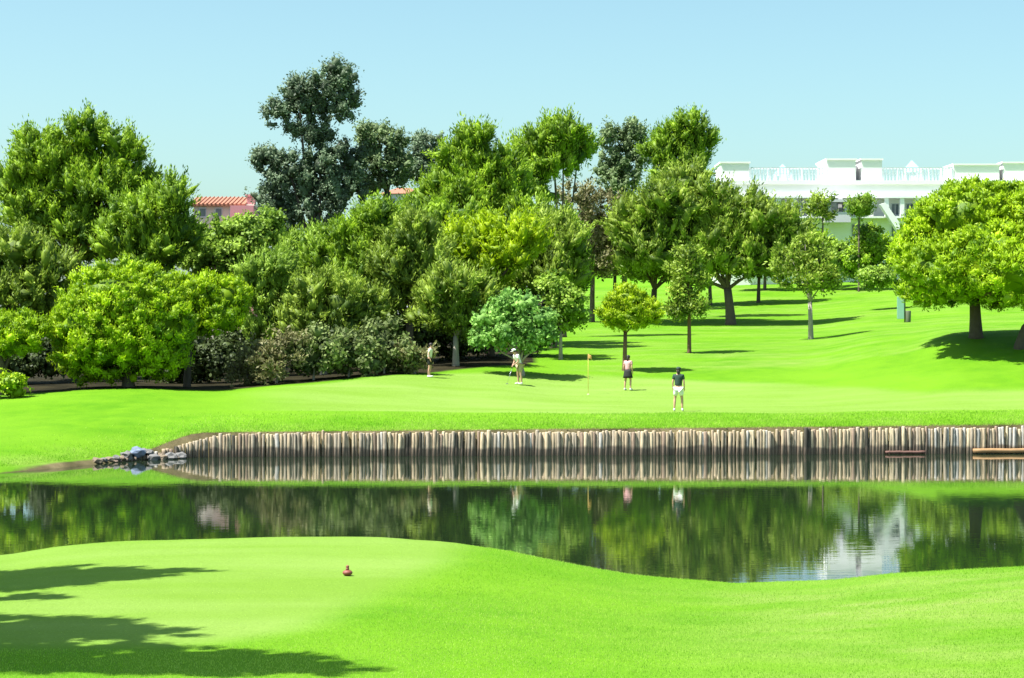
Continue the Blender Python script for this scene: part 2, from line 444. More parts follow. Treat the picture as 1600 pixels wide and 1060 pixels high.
def crown_mesh(name, lobes, style, seed, k=1.0):
    """lobes: list of (cx,cy,cz,rx,ry,rz) local coordinates; k scales leaf size (coarser far away)"""
    S = STYLE[style]; r = np.random.default_rng(seed)
    L = np.array(lobes, float)
    if S['rag'] > 0:                                   # uneven boughs that push out of the main masses
        ex = []
        for q in L:
            for _ in range(S['rag']):
                a_ = r.uniform(0, 2 * math.pi); e_ = r.uniform(-.35, 1.0); f_ = r.uniform(.25, .42)
                dd_ = np.array([math.cos(a_) * math.cos(e_), math.sin(a_) * math.cos(e_), math.sin(e_)])
                ex.append(list(q[:3] + dd_ * q[3:6] * r.uniform(.66, .88)) + list(q[3:6] * f_ * np.array([1.15, 1.15, .85])))
        L = np.concatenate([L * np.array([1, 1, 1, .94, .94, .94]), np.array(ex)])
    pr = S['pr'] * k
    P, N = [], []
    for q in L:
        area = 4 * math.pi * ((q[3] * q[4]) ** 1.6 / 3 + (q[3] * q[5]) ** 1.6 / 3 + (q[4] * q[5]) ** 1.6 / 3) ** (1 / 1.6)
        n = max(6, int(area / (pr * pr * 1.9) * S['cover']))
        dv = r.normal(size=(n, 3)); dv /= np.linalg.norm(dv, axis=1)[:, None]
        keep = (dv[:, 2] > -0.25) | (r.random(n) < S['low'])
        dv = dv[keep]
        rad = r.uniform(0.72, 1.03, len(dv))
        P.append(q[:3] + dv * rad[:, None] * q[3:6]); N.append(dv)
    P = np.concatenate(P); N = np.concatenate(N)
    ins = np.full(len(P), 9.0)
    for q in L:
        dd = np.linalg.norm((P - q[:3]) / q[3:6], axis=1)
        ins = np.minimum(ins, dd)
    ok = ins > 0.66
    P, N = P[ok], N[ok]
    npf = len(P)
    pt = r.normal(0.5, 0.2, npf)                       # each spray has its own age and colour
    size = r.uniform(0.65, 1.25, npf) * pr
    n = S['n']
    AX = N * 0.7 + np.array([0, 0, 0.85]) + r.normal(0, 0.25, N.shape); AX /= np.linalg.norm(AX, axis=1)[:, None]
    def plume(o):      # o: (npf, m, 3) offsets; squeeze across the axis of the spray, stretch along it
        al = (o * AX[:, None, :]).sum(2, keepdims=True)
        return o * (S['st'] ** -0.5) + AX[:, None, :] * al * (S['st'] - S['st'] ** -0.5)
    dv = r.normal(size=(npf, n, 3)) + N[:, None, :] * 0.7
    dv /= np.linalg.norm(dv, axis=2, keepdims=True)
    rad = r.uniform(0.35, 1.05, (npf, n, 1))
    sc = np.array([1, 1, S['flat']])
    C = (P[:, None, :] + plume(dv * rad * size[:, None, None] * sc)).reshape(-1, 3)
    D = dv * 0.55 + AX[:, None, :] * (S['st'] - 1) * .8 + np.array([0, 0, S['up']]) + r.normal(0, 0.6, dv.shape)
    D = D.reshape(-1, 3); D /= np.linalg.norm(D, axis=1)[:, None]
    NT = (dv * 0.7 + N[:, None, :] * 0.6 + np.array([0, 0, 0.5]) + r.normal(0, 0.45, dv.shape)).reshape(-1, 3)
    # blade plane: its face leans outwards so light models the spray
    B = np.cross(D, NT); B /= np.linalg.norm(B, axis=1)[:, None] + 1e-9
    m = len(C)
    ln = (r.uniform(0.6, 1.2, m) * S['ll'] * k)[:, None]; wd = (r.uniform(0.7, 1.2, m) * S['lw'] * k)[:, None]
    V = np.empty((m, 4, 3))
    V[:, 0] = C - D * ln * 0.5
    V[:, 1] = C + B * wd * 0.5
    V[:, 2] = C + D * ln * 0.5
    V[:, 3] = C - B * wd * 0.5
    tint = np.clip(np.repeat(pt, n) + r.normal(0, 0.13, m), 0, 1)
    verts_ = V.reshape(-1, 3)
    q_ = np.arange(m * 4).reshape(m, 4)
    tris = np.concatenate([q_[:, [0, 1, 2]], q_[:, [0, 2, 3]]]); tint = np.concatenate([tint, tint])
    vs, fs, o = [verts_], [tris], len(verts_)
    # solid heart of every spray, so that sprays shade what is behind them
    iv, jf = ico(1); a_, b_ = len(iv), len(jf)
    jit = 1 + r.normal(0, 0.22, (npf, a_, 1))
    vs.append((P[:, None, :] + plume(iv[None] * jit * size[:, None, None] * S['pc'] * sc)).reshape(-1, 3))
    fs.append((jf[None] + (np.arange(npf) * a_)[:, None, None]).reshape(-1, 3) + o); o += npf * a_
    tint = np.concatenate([tint, np.repeat(np.clip(pt - .15, 0, 1), b_)])  # hearts tinted darker than their leaves, inner shade put into the colour
    if S['core'] > 0:
        iv, jf = ico(2)
        for q in L:
            jit = 1 + r.normal(0, 0.20, (len(iv), 1))
            vs.append(q[:3] + iv * q[3:6] * S['core'] * jit); fs.append(jf + o); o += len(iv)
            tint = np.concatenate([tint, r.uniform(0.0, 0.4, len(jf))])  # cores get low tints, painting the shade inside the crown
    verts_ = np.concatenate(vs); tris = np.concatenate(fs)
    global NTRI
    NTRI += len(tris)
    return fast_mesh(name, verts_, tris, False, tint)

def trunk_mesh(name, lobes, r0, rnd, fork=None, bottom=-0.25, seg=9, lean=0.0, limbs=True):
    mb = MB()
    L = sorted(lobes, key=lambda q: -q[3] * q[5])
    cx = sum(q[0] * q[3] for q in lobes) / sum(q[3] for q in lobes)
    zlo = min(q[2] - q[5] for q in lobes); zhi = max(q[2] for q in lobes)
    fz = fork if fork else max(zlo + 0.2, zhi * 0.35)
    fx = cx * 0.25 + lean
    path = [(0, 0, bottom), (0.02 * r0, 0, 0.15), (fx * 0.3, 0, fz * 0.5), (fx * 0.8, 0.0, fz)]
    mb.tube(path, [r0 * 1.45, r0 * 1.1, r0 * 0.9, r0 * 0.8], seg)
    if limbs:
        for i, q in enumerate(L[:9]):
            t = Vector((q[0], q[1], q[2] + q[5] * 0.35))
            s0 = Vector((fx * 0.8, 0, fz - 0.05))
            mid = s0.lerp(t, 0.5) + Vector((rnd.uniform(-.2, .2), rnd.uniform(-.2, .2), -0.08 * (t - s0).length))
            rr = r0 * (0.62 if i == 0 else 0.42)
            mb.tube([s0, s0.lerp(mid, .5) + Vector((0, 0, .05)), mid, mid.lerp(t, .6), t], [rr, rr * .85, rr * .6, rr * .4, rr * .15], 6)
    return mb.mesh(name, True)

TREES = {}
def tree(label, cat, name, u, Y, lobes, style, leaf, r0=0.22, bark=None, group=None, fork=None, k=None, lean=0.0, world=False, depth=0.9, grow=1.04):
    rnd = random.Random(int(u * 7 + Y * 13))
    x = X_at(u, Y); z = gz(x, Y)
    root = empty(name, (x, Y, z), label, cat, group)
    s = F / Y
    Ls = []
    for i, q in enumerate(lobes):
        if world:
            Ls.append(q)
        else:
            uu, yy, rx, ry = q[:4]
            dy = q[4] if len(q) > 4 else rnd.uniform(-0.35, 0.35) * rx / s
            RX, RZ = rx / s * grow, ry / s * grow
            Yl = Y + dy
            Ls.append((X_at(uu, Yl) - x, dy, Z_at(yy, Yl) - z, RX, max(RX, RZ) * depth, RZ))
    if k is None: k = max(0.85, min(1.5, Y / 100.0))
    me = crown_mesh('crown', Ls, style, int(abs(u) * 3 + Y), k)
    link('crown', me, LEAF[leaf], root)
    if r0:
        link('trunk', trunk_mesh('trunk', Ls, r0, rnd, fork, lean=lean), bark or BARK, root)
    return root

T = tree
# --- left group
T('low round stone pine at the left, its dense bright crown almost touching the grass', 'pine tree', 'stone_pine', 200, 87,
  [(190, 480, 98, 70), (155, 520, 72, 66), (225, 515, 78, 66), (190, 540, 100, 52), (130, 555, 48, 42), (250, 552, 44, 40)], 'stone', 'lime', .25, fork=1.0)
T('stone pine with a small bright umbrella crown leaning out right of the big round pine', 'pine tree', 'stone_pine', 292, 90,
  [(300, 462, 50, 34), (345, 465, 42, 32), (290, 492, 48, 32), (335, 492, 50, 30)], 'stone', 'lime', .16, fork=2.2)
T('stone pine cut by the left edge of the picture, bright flat crown over dark shade', 'pine tree', 'stone_pine', 8, 85,
  [(30, 515, 48, 26), (-25, 518, 55, 32), (5, 530, 62, 24)], 'stone', 'lime', .2, fork=1.0)
T('low bright green bush at the far left edge of the grass bank', 'bush', 'bush', 12, 82.5, [(12, 603, 26, 13), (-15, 600, 22, 16)], 'broad', 'lime', 0)
T('tallest aleppo pine at the left with two ragged tops against the sky', 'pine tree', 'aleppo_pine', 120, 112,
  [(140, 215, 42, 34), (62, 235, 36, 34), (185, 240, 36, 34), (100, 275, 70, 45), (165, 295, 62, 45), (28, 285, 38, 38), (60, 335, 62, 45), (130, 360, 70, 50), (215, 300, 35, 40)],
  'aleppo', 'pine', .33, BARK_RED)
T('aleppo pine with a lower shoulder crown, left of the pink roofed house', 'pine tree', 'aleppo_pine', 238, 105,
  [(262, 315, 38, 32), (225, 345, 50, 38), (270, 365, 36, 40), (190, 385, 48, 40), (240, 400, 48, 34)], 'aleppo', 'pine', .25, BARK_RED)
T('dull olive tree at the left edge between the bright stone pine and the tallest pine', 'tree', 'olive_tree', 30, 97,
  [(20, 400, 48, 44), (65, 430, 48, 44), (-30, 420, 50, 50), (20, 460, 60, 38), (85, 475, 34, 30)], 'aleppo', 'olive', .22)
T('soft light green round tree standing below the pink roofed house', 'tree', 'round_tree', 362, 110,
  [(345, 375, 48, 34), (395, 370, 40, 36), (315, 400, 38, 30), (370, 410, 60, 34), (415, 350, 22, 22)], 'broad', 'soft', .2)
# --- eucalyptus
T('tallest tree of all, dark eucalyptus with a separate tuft high above its crown', 'eucalyptus tree', 'eucalyptus', 492, 126,
  [(530, 118, 20, 20), (506, 135, 24, 20), (465, 146, 30, 22), (434, 178, 18, 20), (548, 160, 16, 22), (480, 172, 30, 20), (520, 170, 24, 20), (500, 212, 16, 16), (455, 205, 14, 10),
   (418, 252, 20, 20), (450, 270, 30, 30), (500, 262, 28, 34), (545, 250, 26, 30), (435, 318, 32, 34), (490, 325, 40, 44), (540, 300, 34, 36), (450, 380, 32, 28)],
  'euca', 'euca', .42, BARK, k=1.1)
T('dark eucalyptus with a smaller crown standing just right of the tallest one', 'eucalyptus tree', 'eucalyptus', 607, 130,
  [(582, 215, 22, 22), (608, 222, 20, 22), (590, 255, 34, 26), (622, 255, 20, 22), (600, 285, 36, 20)], 'euca', 'grey', .28, BARK, k=1.1)
T('small grey eucalyptus top showing above the white cottage', 'eucalyptus tree', 'eucalyptus', 668, 138,
  [(668, 232, 20, 24), (655, 262, 26, 20), (678, 262, 14, 18)], 'euca', 'euca', .2, BARK, k=1.2)
# --- centre back
T('bright green pine with a pointed top, right of the white cottage in the middle', 'pine tree', 'aleppo_pine', 735, 120,
  [(742, 225, 28, 24), (715, 262, 34, 30), (765, 262, 38, 32), (790, 300, 34, 34), (700, 305, 44, 34), (745, 315, 52, 38), (675, 335, 36, 30)], 'aleppo', 'pine', .28)
T('tall aleppo pine with a wide rounded top and dark bare limbs beneath, centre back', 'pine tree', 'aleppo_pine', 878, 130,
  [(880, 212, 34, 22), (845, 228, 34, 26), (905, 235, 26, 24), (865, 255, 42, 22), (820, 240, 18, 22), (835, 290, 30, 28)], 'aleppo', 'pine', .28, fork=5.5)
T('slender bluish grey eucalyptus with two thin tops behind the pines', 'eucalyptus tree', 'eucalyptus', 976, 168,
  [(952, 215, 12, 20), (990, 212, 20, 22), (985, 245, 28, 24), (952, 255, 18, 24), (965, 290, 34, 24)], 'euca', 'grey', .22, BARK, k=1.3)
T('tall pine with a jagged crown against the sky, nearest the white apartment building', 'pine tree', 'aleppo_pine', 1062, 158,
  [(1080, 198, 24, 20), (1052, 218, 32, 22), (1095, 225, 24, 20), (1030, 245, 26, 20), (1070, 255, 36, 22), (1050, 280, 34, 20)], 'aleppo', 'pine', .26, k=1.25)
T('brownish half bare tree seen between the centre pines', 'tree', 'bare_tree', 925, 152,
  [(905, 315, 32, 34), (940, 330, 32, 34), (925, 375, 44, 36), (965, 370, 28, 34), (910, 410, 36, 20), (950, 405, 36, 22)], 'sparse', 'brown', .2, BARK, k=1.3)
# --- large pine over the fairway
T('wide umbrella pine with a dark forked trunk, left of the white apartment building', 'pine tree', 'umbrella_pine', 1142, 148,
  [(1110, 400, 60, 24), (1165, 405, 50, 22), (1205, 400, 44, 26), (1140, 350, 60, 34), (1225, 350, 34, 26), (1075, 290, 38, 26), (1040, 325, 44, 32), (1100, 325, 50, 36), (1150, 325, 44, 32), (990, 350, 34, 30), (1195, 350, 40, 28), (1060, 370, 56, 32),
   (1125, 375, 54, 30), (1185, 385, 42, 26), (1230, 375, 34, 24), (1000, 385, 40, 30), (980, 365, 30, 24), (1035, 400, 44, 20), (1095, 405, 44, 18), (1240, 395, 30, 20)],
  'aleppo', 'olive', .36, BARK, fork=2.6)
T('olive pine with a low broad crown joining the wide umbrella pine on its left side', 'pine tree', 'aleppo_pine', 1020, 152,
  [(1000, 345, 44, 34), (1045, 325, 44, 34), (985, 385, 44, 34), (1035, 380, 56, 38), (1085, 370, 48, 42), (1005, 412, 50, 22), (1065, 414, 50, 20)], 'aleppo', 'olive', .26, BARK, fork=2.4)
T('mid green tree behind the straight trunk of the large dome pine', 'tree', 'green_tree', 1475, 168,
  [(1460, 385, 40, 34), (1495, 370, 44, 38), (1480, 415, 50, 26), (1440, 410, 30, 22)], 'broad', 'pine', .2, k=1.5)
T('mid green tree at the right edge behind the leaning trunk', 'tree', 'green_tree', 1580, 170,
  [(1560, 380, 44, 36), (1605, 370, 50, 40), (1580, 415, 54, 26), (1650, 400, 50, 36)], 'broad', 'pine', .2, k=1.5)
T('grey green tree with a pale slim trunk, standing right of the wide umbrella pine', 'tree', 'grey_tree', 1267, 120,
  [(1258, 388, 22, 16), (1236, 410, 30, 18), (1280, 412, 24, 20), (1256, 432, 40, 20), (1292, 438, 18, 16)], 'sparse', 'olive', .15, BARK_PALE, fork=2.2)
T('thin young pine with a sparse narrow crown and dark straight trunk on the fairway edge', 'pine tree', 'young_pine', 1077, 106,
  [(1075, 402, 16, 18), (1070, 425, 24, 16), (1085, 440, 24, 14), (1070, 462, 20, 14), (1090, 482, 20, 8), (1060, 486, 12, 7)], 'sparse', 'olive', .10, BARK_RED, fork=3.6)
T('small ball shaped bright yellow green pine right behind the golfer in pink', 'pine tree', 'ball_pine', 976, 97,
  [(980, 472, 32, 24), (962, 490, 26, 20), (1005, 490, 26, 20), (982, 495, 36, 20)], 'stone', 'yellow', .11, BARK_RED, fork=1.8, k=0.75)
T('bushy bluish green tree right behind the golfer in white', 'tree', 'bushy_tree', 815, 93.5,
  [(805, 478, 28, 18), (778, 500, 28, 20), (835, 500, 28, 22), (764, 530, 24, 15), (806, 524, 40, 22), (842, 532, 22, 16)], 'broad', 'blue', .14, BARK_PALE, fork=.6, k=.95)
T('light green young tree beside the open grass right of the bluish bush', 'tree', 'young_tree', 876, 103,
  [(885, 470, 24, 24), (868, 495, 26, 22), (895, 500, 18, 18), (860, 450, 20, 18)], 'broad', 'soft', .1, BARK_PALE, k=.95)
# --- centre mass
T('olive green pine in the middle of the thicket, just below the dark eucalyptus', 'pine tree', 'aleppo_pine', 562, 104,
  [(590, 345, 34, 28), (555, 375, 44, 34), (520, 410, 42, 34), (585, 410, 44, 36), (550, 445, 50, 34)], 'aleppo', 'pine', .22)
T('broad olive pine in the thicket below the white cottage', 'pine tree', 'aleppo_pine', 640, 101,
  [(640, 370, 42, 36), (670, 410, 42, 38), (620, 415, 40, 38), (650, 455, 50, 38), (610, 470, 36, 34)], 'aleppo', 'olive', .22)
T('bright yellow green pine glowing in the sun in the centre of the thicket', 'pine tree', 'aleppo_pine', 765, 105,
  [(780, 362, 46, 26), (735, 385, 44, 30), (820, 375, 36, 28), (780, 400, 50, 32), (705, 410, 36, 34), (745, 430, 48, 30)], 'aleppo', 'yellow', .24)
T('brownish olive tree with pale limbs left of the bluish bush', 'tree', 'olive_tree', 712, 97,
  [(700, 450, 46, 34), (740, 465, 38, 32), (690, 490, 44, 30), (730, 505, 34, 24)], 'aleppo', 'olive', .16, BARK_PALE, fork=1.4)
T('mid green tree between the stone pines and the olive shrubs at the left', 'tree', 'green_tree', 432, 98,
  [(430, 430, 36, 34), (405, 465, 32, 34), (450, 475, 38, 36), (415, 510, 40, 30), (395, 440, 24, 26)], 'aleppo', 'soft', .18)
T('olive green tree low in the thicket with pale stems below', 'tree', 'olive_tree', 505, 96,
  [(490, 460, 38, 34), (530, 475, 38, 36), (485, 505, 42, 30), (545, 515, 38, 28), (570, 480, 34, 30)], 'aleppo', 'olive', .16, BARK_PALE)
T('grey olive tree above the open grass, left of the half bare tree', 'tree', 'olive_tree', 865, 114,
  [(860, 365, 36, 30), (890, 390, 30, 28), (845, 400, 38, 30), (880, 425, 34, 24), (840, 430, 30, 22)], 'aleppo', 'olive', .2)
T('dense mid green pine filling the heart of the thicket below the pointed bright pine', 'pine tree', 'aleppo_pine', 690, 112,
  [(660, 350, 44, 36), (700, 360, 44, 40), (620, 370, 40, 34), (680, 400, 60, 40), (740, 395, 50, 40), (640, 430, 56, 40), (710, 450, 60, 40)], 'aleppo', 'pine', .22)
T('mid green pine behind the olive tree with pale stems, left part of the thicket', 'pine tree', 'aleppo_pine', 490, 110,
  [(470, 400, 40, 36), (510, 395, 44, 36), (450, 440, 46, 38), (500, 445, 56, 40), (545, 430, 46, 38), (480, 490, 60, 40), (560, 480, 56, 40)], 'aleppo', 'soft', .2)
T('mid green pine at the right end of the thicket behind the light young tree', 'pine tree', 'aleppo_pine', 835, 118,
  [(810, 350, 38, 34), (845, 345, 36, 34), (820, 395, 50, 38), (870, 375, 34, 34), (850, 430, 50, 34), (800, 440, 44, 38), (890, 440, 30, 30)], 'aleppo', 'pine', .2)
# --- right
T('large stone pine with a full bright dome and stout dark trunk at the right', 'pine tree', 'stone_pine', 1525, 96,
  [(1530, 335, 90, 52, 0), (1485, 365, 74, 56, 1), (1590, 350, 70, 56, 1), (1440, 400, 48, 46, 0), (1510, 410, 90, 54, 0), (1480, 425, 72, 40, -3.5), (1560, 405, 80, 50, -4.5),
   (1465, 450, 60, 26, 0), (1550, 445, 80, 32, 0), (1600, 430, 70, 44, -6)],
  'stone', 'lime', .30, BARK, fork=1.9)
T('stone pine with a leaning trunk cut by the right edge of the picture', 'pine tree', 'stone_pine', 1593, 93,
  [(1640, 330, 56, 44), (1690, 380, 66, 54), (1625, 400, 50, 44), (1650, 440, 66, 28)], 'stone', 'lime', .22, BARK, fork=1.9, lean=.5)
T('dense green bush standing below the white apartment building, left of the large dome pine', 'bush', 'bush', 1360, 185,
  [(1362, 372, 28, 22), (1350, 400, 30, 22), (1378, 400, 24, 24)], 'broad', 'pine', .12, k=1.3)
T('pale yellowish bush low in front of the white apartment building', 'bush', 'bush', 1318, 188, [(1318, 398, 20, 18), (1305, 415, 22, 14), (1332, 418, 20, 14)], 'broad', 'soft', 0, k=1.3)
T('light green shrub on the far fairway just left of the signpost', 'bush', 'bush', 1375, 158, [(1365, 436, 24, 12), (1392, 432, 20, 14)], 'broad', 'soft', 0, k=1.2)
T('wispy young tree against the shaded wing of the white apartment building', 'tree', 'young_tree', 1286, 186,
  [(1286, 312, 10, 10), (1276, 326, 14, 10), (1292, 335, 10, 10)], 'sparse', 'olive', .09, BARK, k=1.3)
T('small tree top hiding a window right of the dark balcony opening', 'tree', 'young_tree', 1342, 184,
  [(1336, 322, 14, 9), (1350, 316, 10, 7), (1345, 332, 14, 8)], 'sparse', 'soft', .09, BARK, k=1.3)
T('low spreading tree hiding the ground floor at the left end of the white apartment building', 'tree', 'low_tree', 1195, 191,
  [(1165, 385, 34, 26), (1200, 380, 36, 28), (1230, 392, 34, 24)], 'broad', 'soft', .15, k=1.5)
T('low round tree before the white apartment building, between the wispy tree and umbrella pine', 'tree', 'low_tree', 1262, 192,
  [(1255, 378, 26, 22), (1285, 385, 24, 20), (1262, 402, 36, 20)], 'broad', 'pine', .15, k=1.5)
# --- far hedge and back row
for (u, Y, lb, lab, st, lf) in [
    (985, 172, [(985, 418, 22, 12), (1010, 424, 22, 11)], 'clipped light green hedge across the far fairway, left piece', 'broad', 'soft'),
    (1035, 172, [(1035, 422, 24, 12), (1060, 426, 18, 10)], 'clipped light green hedge across the far fairway, right piece', 'broad', 'soft')]:
    T(lab, 'hedge', 'hedge', u, Y, lb, st, lf, 0, k=1.3)
back = [
 (905, 168, [(895, 400, 40, 30), (930, 405, 36, 26)], 'dark tree filling the gap behind the half bare tree'),
 (960, 172, [(950, 385, 36, 34), (985, 390, 32, 28)], 'dark tree behind the far hedge, under the umbrella pine'),
 (1185, 176, [(1170, 385, 40, 30), (1215, 380, 34, 28), (1195, 405, 50, 24)], 'dark tree seen beneath the right half of the umbrella pine'),
 (1110, 174, [(1060, 375, 36, 30), (1110, 370, 44, 34), (1140, 400, 40, 22), (1085, 405, 40, 18)], 'dark tree seen beneath the left half of the umbrella pine'),
]
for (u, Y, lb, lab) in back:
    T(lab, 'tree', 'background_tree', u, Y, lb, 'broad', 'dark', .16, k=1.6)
# --- shrubs in front of the thicket
shr = [
 (385, 90.5, [(382, 578, 24, 24), (400, 560, 22, 22)], 'brown', 'small straw brown shrub right of the dark hollow under the pines'),
 (432, 89.5, [(425, 572, 30, 26), (448, 555, 26, 28)], 'brown', 'brown shrub in the middle of the thicket edge, widest of the brown ones'),
 (490, 90.5, [(485, 555, 34, 34), (510, 545, 28, 30)], 'shrub', 'grey green shrub at the thicket edge, below the olive tree with pale stems'),
 (545, 91.0, [(540, 550, 32, 34), (565, 560, 26, 24)], 'shrub', 'grey green shrub at the thicket edge, second one from the brown shrubs'),
 (600, 92.5, [(598, 535, 30, 34), (620, 555, 26, 24)], 'shrub', 'grey green shrub nearest the leftmost golfer, tall'),
 (648, 92.5, [(645, 560, 26, 16), (628, 568, 22, 12)], 'brown', 'low brown shrub just behind the leftmost golfer'),
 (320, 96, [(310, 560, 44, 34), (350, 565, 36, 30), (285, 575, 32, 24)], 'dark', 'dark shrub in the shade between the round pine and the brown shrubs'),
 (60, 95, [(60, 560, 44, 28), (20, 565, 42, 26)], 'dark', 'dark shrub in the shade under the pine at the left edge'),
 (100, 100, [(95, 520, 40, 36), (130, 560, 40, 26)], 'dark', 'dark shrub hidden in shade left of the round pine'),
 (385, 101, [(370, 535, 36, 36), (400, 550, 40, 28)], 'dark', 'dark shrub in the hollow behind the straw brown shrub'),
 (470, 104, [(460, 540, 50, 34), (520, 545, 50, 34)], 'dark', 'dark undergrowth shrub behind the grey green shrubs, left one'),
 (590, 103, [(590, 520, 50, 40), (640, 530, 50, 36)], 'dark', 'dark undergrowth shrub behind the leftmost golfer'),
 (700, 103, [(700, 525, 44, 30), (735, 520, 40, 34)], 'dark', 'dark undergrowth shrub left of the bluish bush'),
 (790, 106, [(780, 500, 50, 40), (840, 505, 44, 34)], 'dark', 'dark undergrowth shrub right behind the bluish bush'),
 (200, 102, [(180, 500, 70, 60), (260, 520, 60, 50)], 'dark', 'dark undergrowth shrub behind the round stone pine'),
]
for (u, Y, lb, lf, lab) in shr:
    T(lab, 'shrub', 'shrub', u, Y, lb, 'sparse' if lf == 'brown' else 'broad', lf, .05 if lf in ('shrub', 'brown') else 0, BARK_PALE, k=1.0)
# --- tall pines left of the frame: the photograph shows their shade on the tee
T('tall pine standing outside the left edge that shades the back of the tee', 'pine tree', 'shade_pine', 800 + F * (-13.9) / 29, 29,
  [(1.4, 0.0, 9.6, 2.2, 1.7, .8), (3.5, 0.2, 9.3, 1.1, .7, .5), (2.2, -.3, 9.5, 1.6, 1.2, .6), (-.4, -.3, 9.9, 1.8, 1.5, .8), (1.6, -2.6, 9.6, 1.5, .4, .4)], 'stone', 'pine', .28, world=True, k=.8)
T('tall pine standing outside the left edge that shades the front of the tee', 'pine tree', 'shade_pine', 800 + F * (-13.0) / 21.4, 21.4,
  [(1.6, 1.9, 9.7, 1.9, 1.3, .7), (3.3, 1.6, 9.7, 1.0, .7, .5), (2.2, -.1, 9.7, 2.2, 1.1, .6), (4.2, -.5, 9.9, 1.6, .9, .5), (5.4, -.9, 10.0, 1.1, .5, .3),
   (3.8, -1.0, 9.8, 2.2, .4, .5), (-.6, .6, 9.6, 1.6, 1.6, .7)],
  'stone', 'pine', .28, world=True, k=.8)

# ------------------------------------------------------------------ timber retaining wall of stakes
def mat_wood(name, col, dark=(0.12, 0.088, 0.066)):
    m, n, l, p = mat_base(name)
    geo = n.new('ShaderNodeNewGeometry'); sx = n.new('ShaderNodeSeparateXYZ'); l.new(geo.outputs['Position'], sx.inputs[0])
    mp = n.new('ShaderNodeMapping'); mp.inputs['Scale'].default_value = (9, 9, 1.6); l.new(geo.outputs['Position'], mp.inputs[0])
    t = n.new('ShaderNodeTexNoise'); t.inputs['Scale'].default_value = 2.2; t.inputs['Detail'].default_value = 7; l.new(mp.outputs[0], t.inputs['Vector'])
    t2 = n.new('ShaderNodeTexNoise'); t2.inputs['Scale'].default_value = 1.7; t2.inputs['Detail'].default_value = 4; l.new(geo.outputs['Position'], t2.inputs['Vector'])
    c = n.new('ShaderNodeMix'); c.data_type = 'RGBA'
    c.inputs[6].default_value = tuple(q * .74 for q in col) + (1,); c.inputs[7].default_value = tuple(min(1, q * 1.22) for q in col) + (1,)
    r = n.new('ShaderNodeMapRange'); r.inputs[1].default_value = .35; r.inputs[2].default_value = .65; l.new(t.outputs[0], r.inputs[0])
    l.new(r.outputs[0], c.inputs[0])
    # water stain left by the changing level of the pond
    a = n.new('ShaderNodeMath'); a.operation = 'MULTIPLY_ADD'; a.inputs[1].default_value = 0.42; a.inputs[2].default_value = 0.10; l.new(t2.outputs[0], a.inputs[0])
    b = n.new('ShaderNodeMath'); b.operation = 'SUBTRACT'; l.new(a.outputs[0], b.inputs[0]); l.new(sx.outputs[2], b.inputs[1])
    e = n.new('ShaderNodeMapRange'); e.inputs[1].default_value = -0.03; e.inputs[2].default_value = 0.07; e.inputs[4].default_value = .85; l.new(b.outputs[0], e.inputs[0])
    c2 = n.new('ShaderNodeMix'); c2.data_type = 'RGBA'; l.new(e.outputs[0], c2.inputs[0]); l.new(c.outputs[2], c2.inputs[6])
    c2.inputs[7].default_value = dark + (1,)
    l.new(c2.outputs[2], p.inputs['Base Color']); p.inputs['Roughness'].default_value = .85
    bu = n.new('ShaderNodeBump'); bu.inputs['Strength'].default_value = .5; bu.inputs['Distance'].default_value = .02
    l.new(t.outputs[0], bu.inputs['Height']); l.new(bu.outputs[0], p.inputs['Normal'])
    return m
WOOD = [mat_wood('wood_cream', (.52, .42, .27)), mat_wood('wood_tan', (.40, .31, .20)), mat_wood('wood_grey', (.35, .29, .21)),
        mat_wood('wood_brown', (.28, .20, .14)), mat_wood('wood_dark', (.055, .05, .035)), mat_wood('wood_silver', (.44, .41, .36), (.14, .10, .06))]
WOOD_RED = mat_wood('wood_reddish', (.24, .13, .10), (.14, .07, .055)); WOOD_ORANGE = mat_plain('wood_orange', (.34, .20, .09), .8, .3, 4, .3)
rs = random.Random(3)
wall_root = empty('retaining_wall', (0, 72.2, 0), 'retaining wall of upright wooden stakes along the far edge of the pond', 'retaining wall')
stake_me = {}
for wi_ in range(6):
    for v in range(5):
        mb = MB(); r_ = 0.053 + 0.006 * v
        a, b_ = rs.uniform(-.012, .012), rs.uniform(-.012, .012)
        mb.tube([(0, 0, -.5), (a, b_ * .5, .25), (a * 1.5, b_, .90), (a * 1.5, b_, .93)], [r_ * 1.05, r_, r_ * .93, r_ * .70], 8)
        me = mb.mesh('stake', True); me.materials.append(WOOD[wi_]); stake_me[(wi_, v)] = me
x = -13.35; count = 0
while x < 19.6:
    uu = 800 + F * x / float(shore_far(x))
    hgt = np.interp(uu, [205, 240, 300, 345, 700, 1250, 1275, 1600], [.08, .22, .58, .86, .88, .92, .98, 1.0]) + rs.gauss(0, .032)
    if uu > 1450: wts = [2, 3, 3, 1, .1, 5]
    elif uu > 900: wts = [2, 6, 3, 1.5, .2, .6]
    else: wts = [1.6, 4, 5, 1.6, .35, .6]
    wi_ = rs.choices(range(6), wts)[0]
    v = rs.randrange(5)
    if abs(uu - 1262) < 4: wi_, v = 4, 4; hgt += .06
    for cu in (753, 763, 855, 878, 1410):
        if abs(uu - cu) < 3: wi_ = 0; v = 4
    o = link('stake', stake_me[(wi_, v)], None, wall_root)
    o.location = (x, float(shore_far(x)) - .02 + rs.uniform(-.035, .03) - (0.06 if abs(uu - 1262) < 4 else 0) - 72.2, 0)
    o.scale = (1, 1, hgt * .94 / .93)
    o.rotation_euler = (rs.uniform(-.03, .03), rs.gauss(0, .022), rs.uniform(0, 6))
    count += 1
    x += rs.uniform(.098, .132) if rs.random() > .05 else rs.uniform(.14, .17)
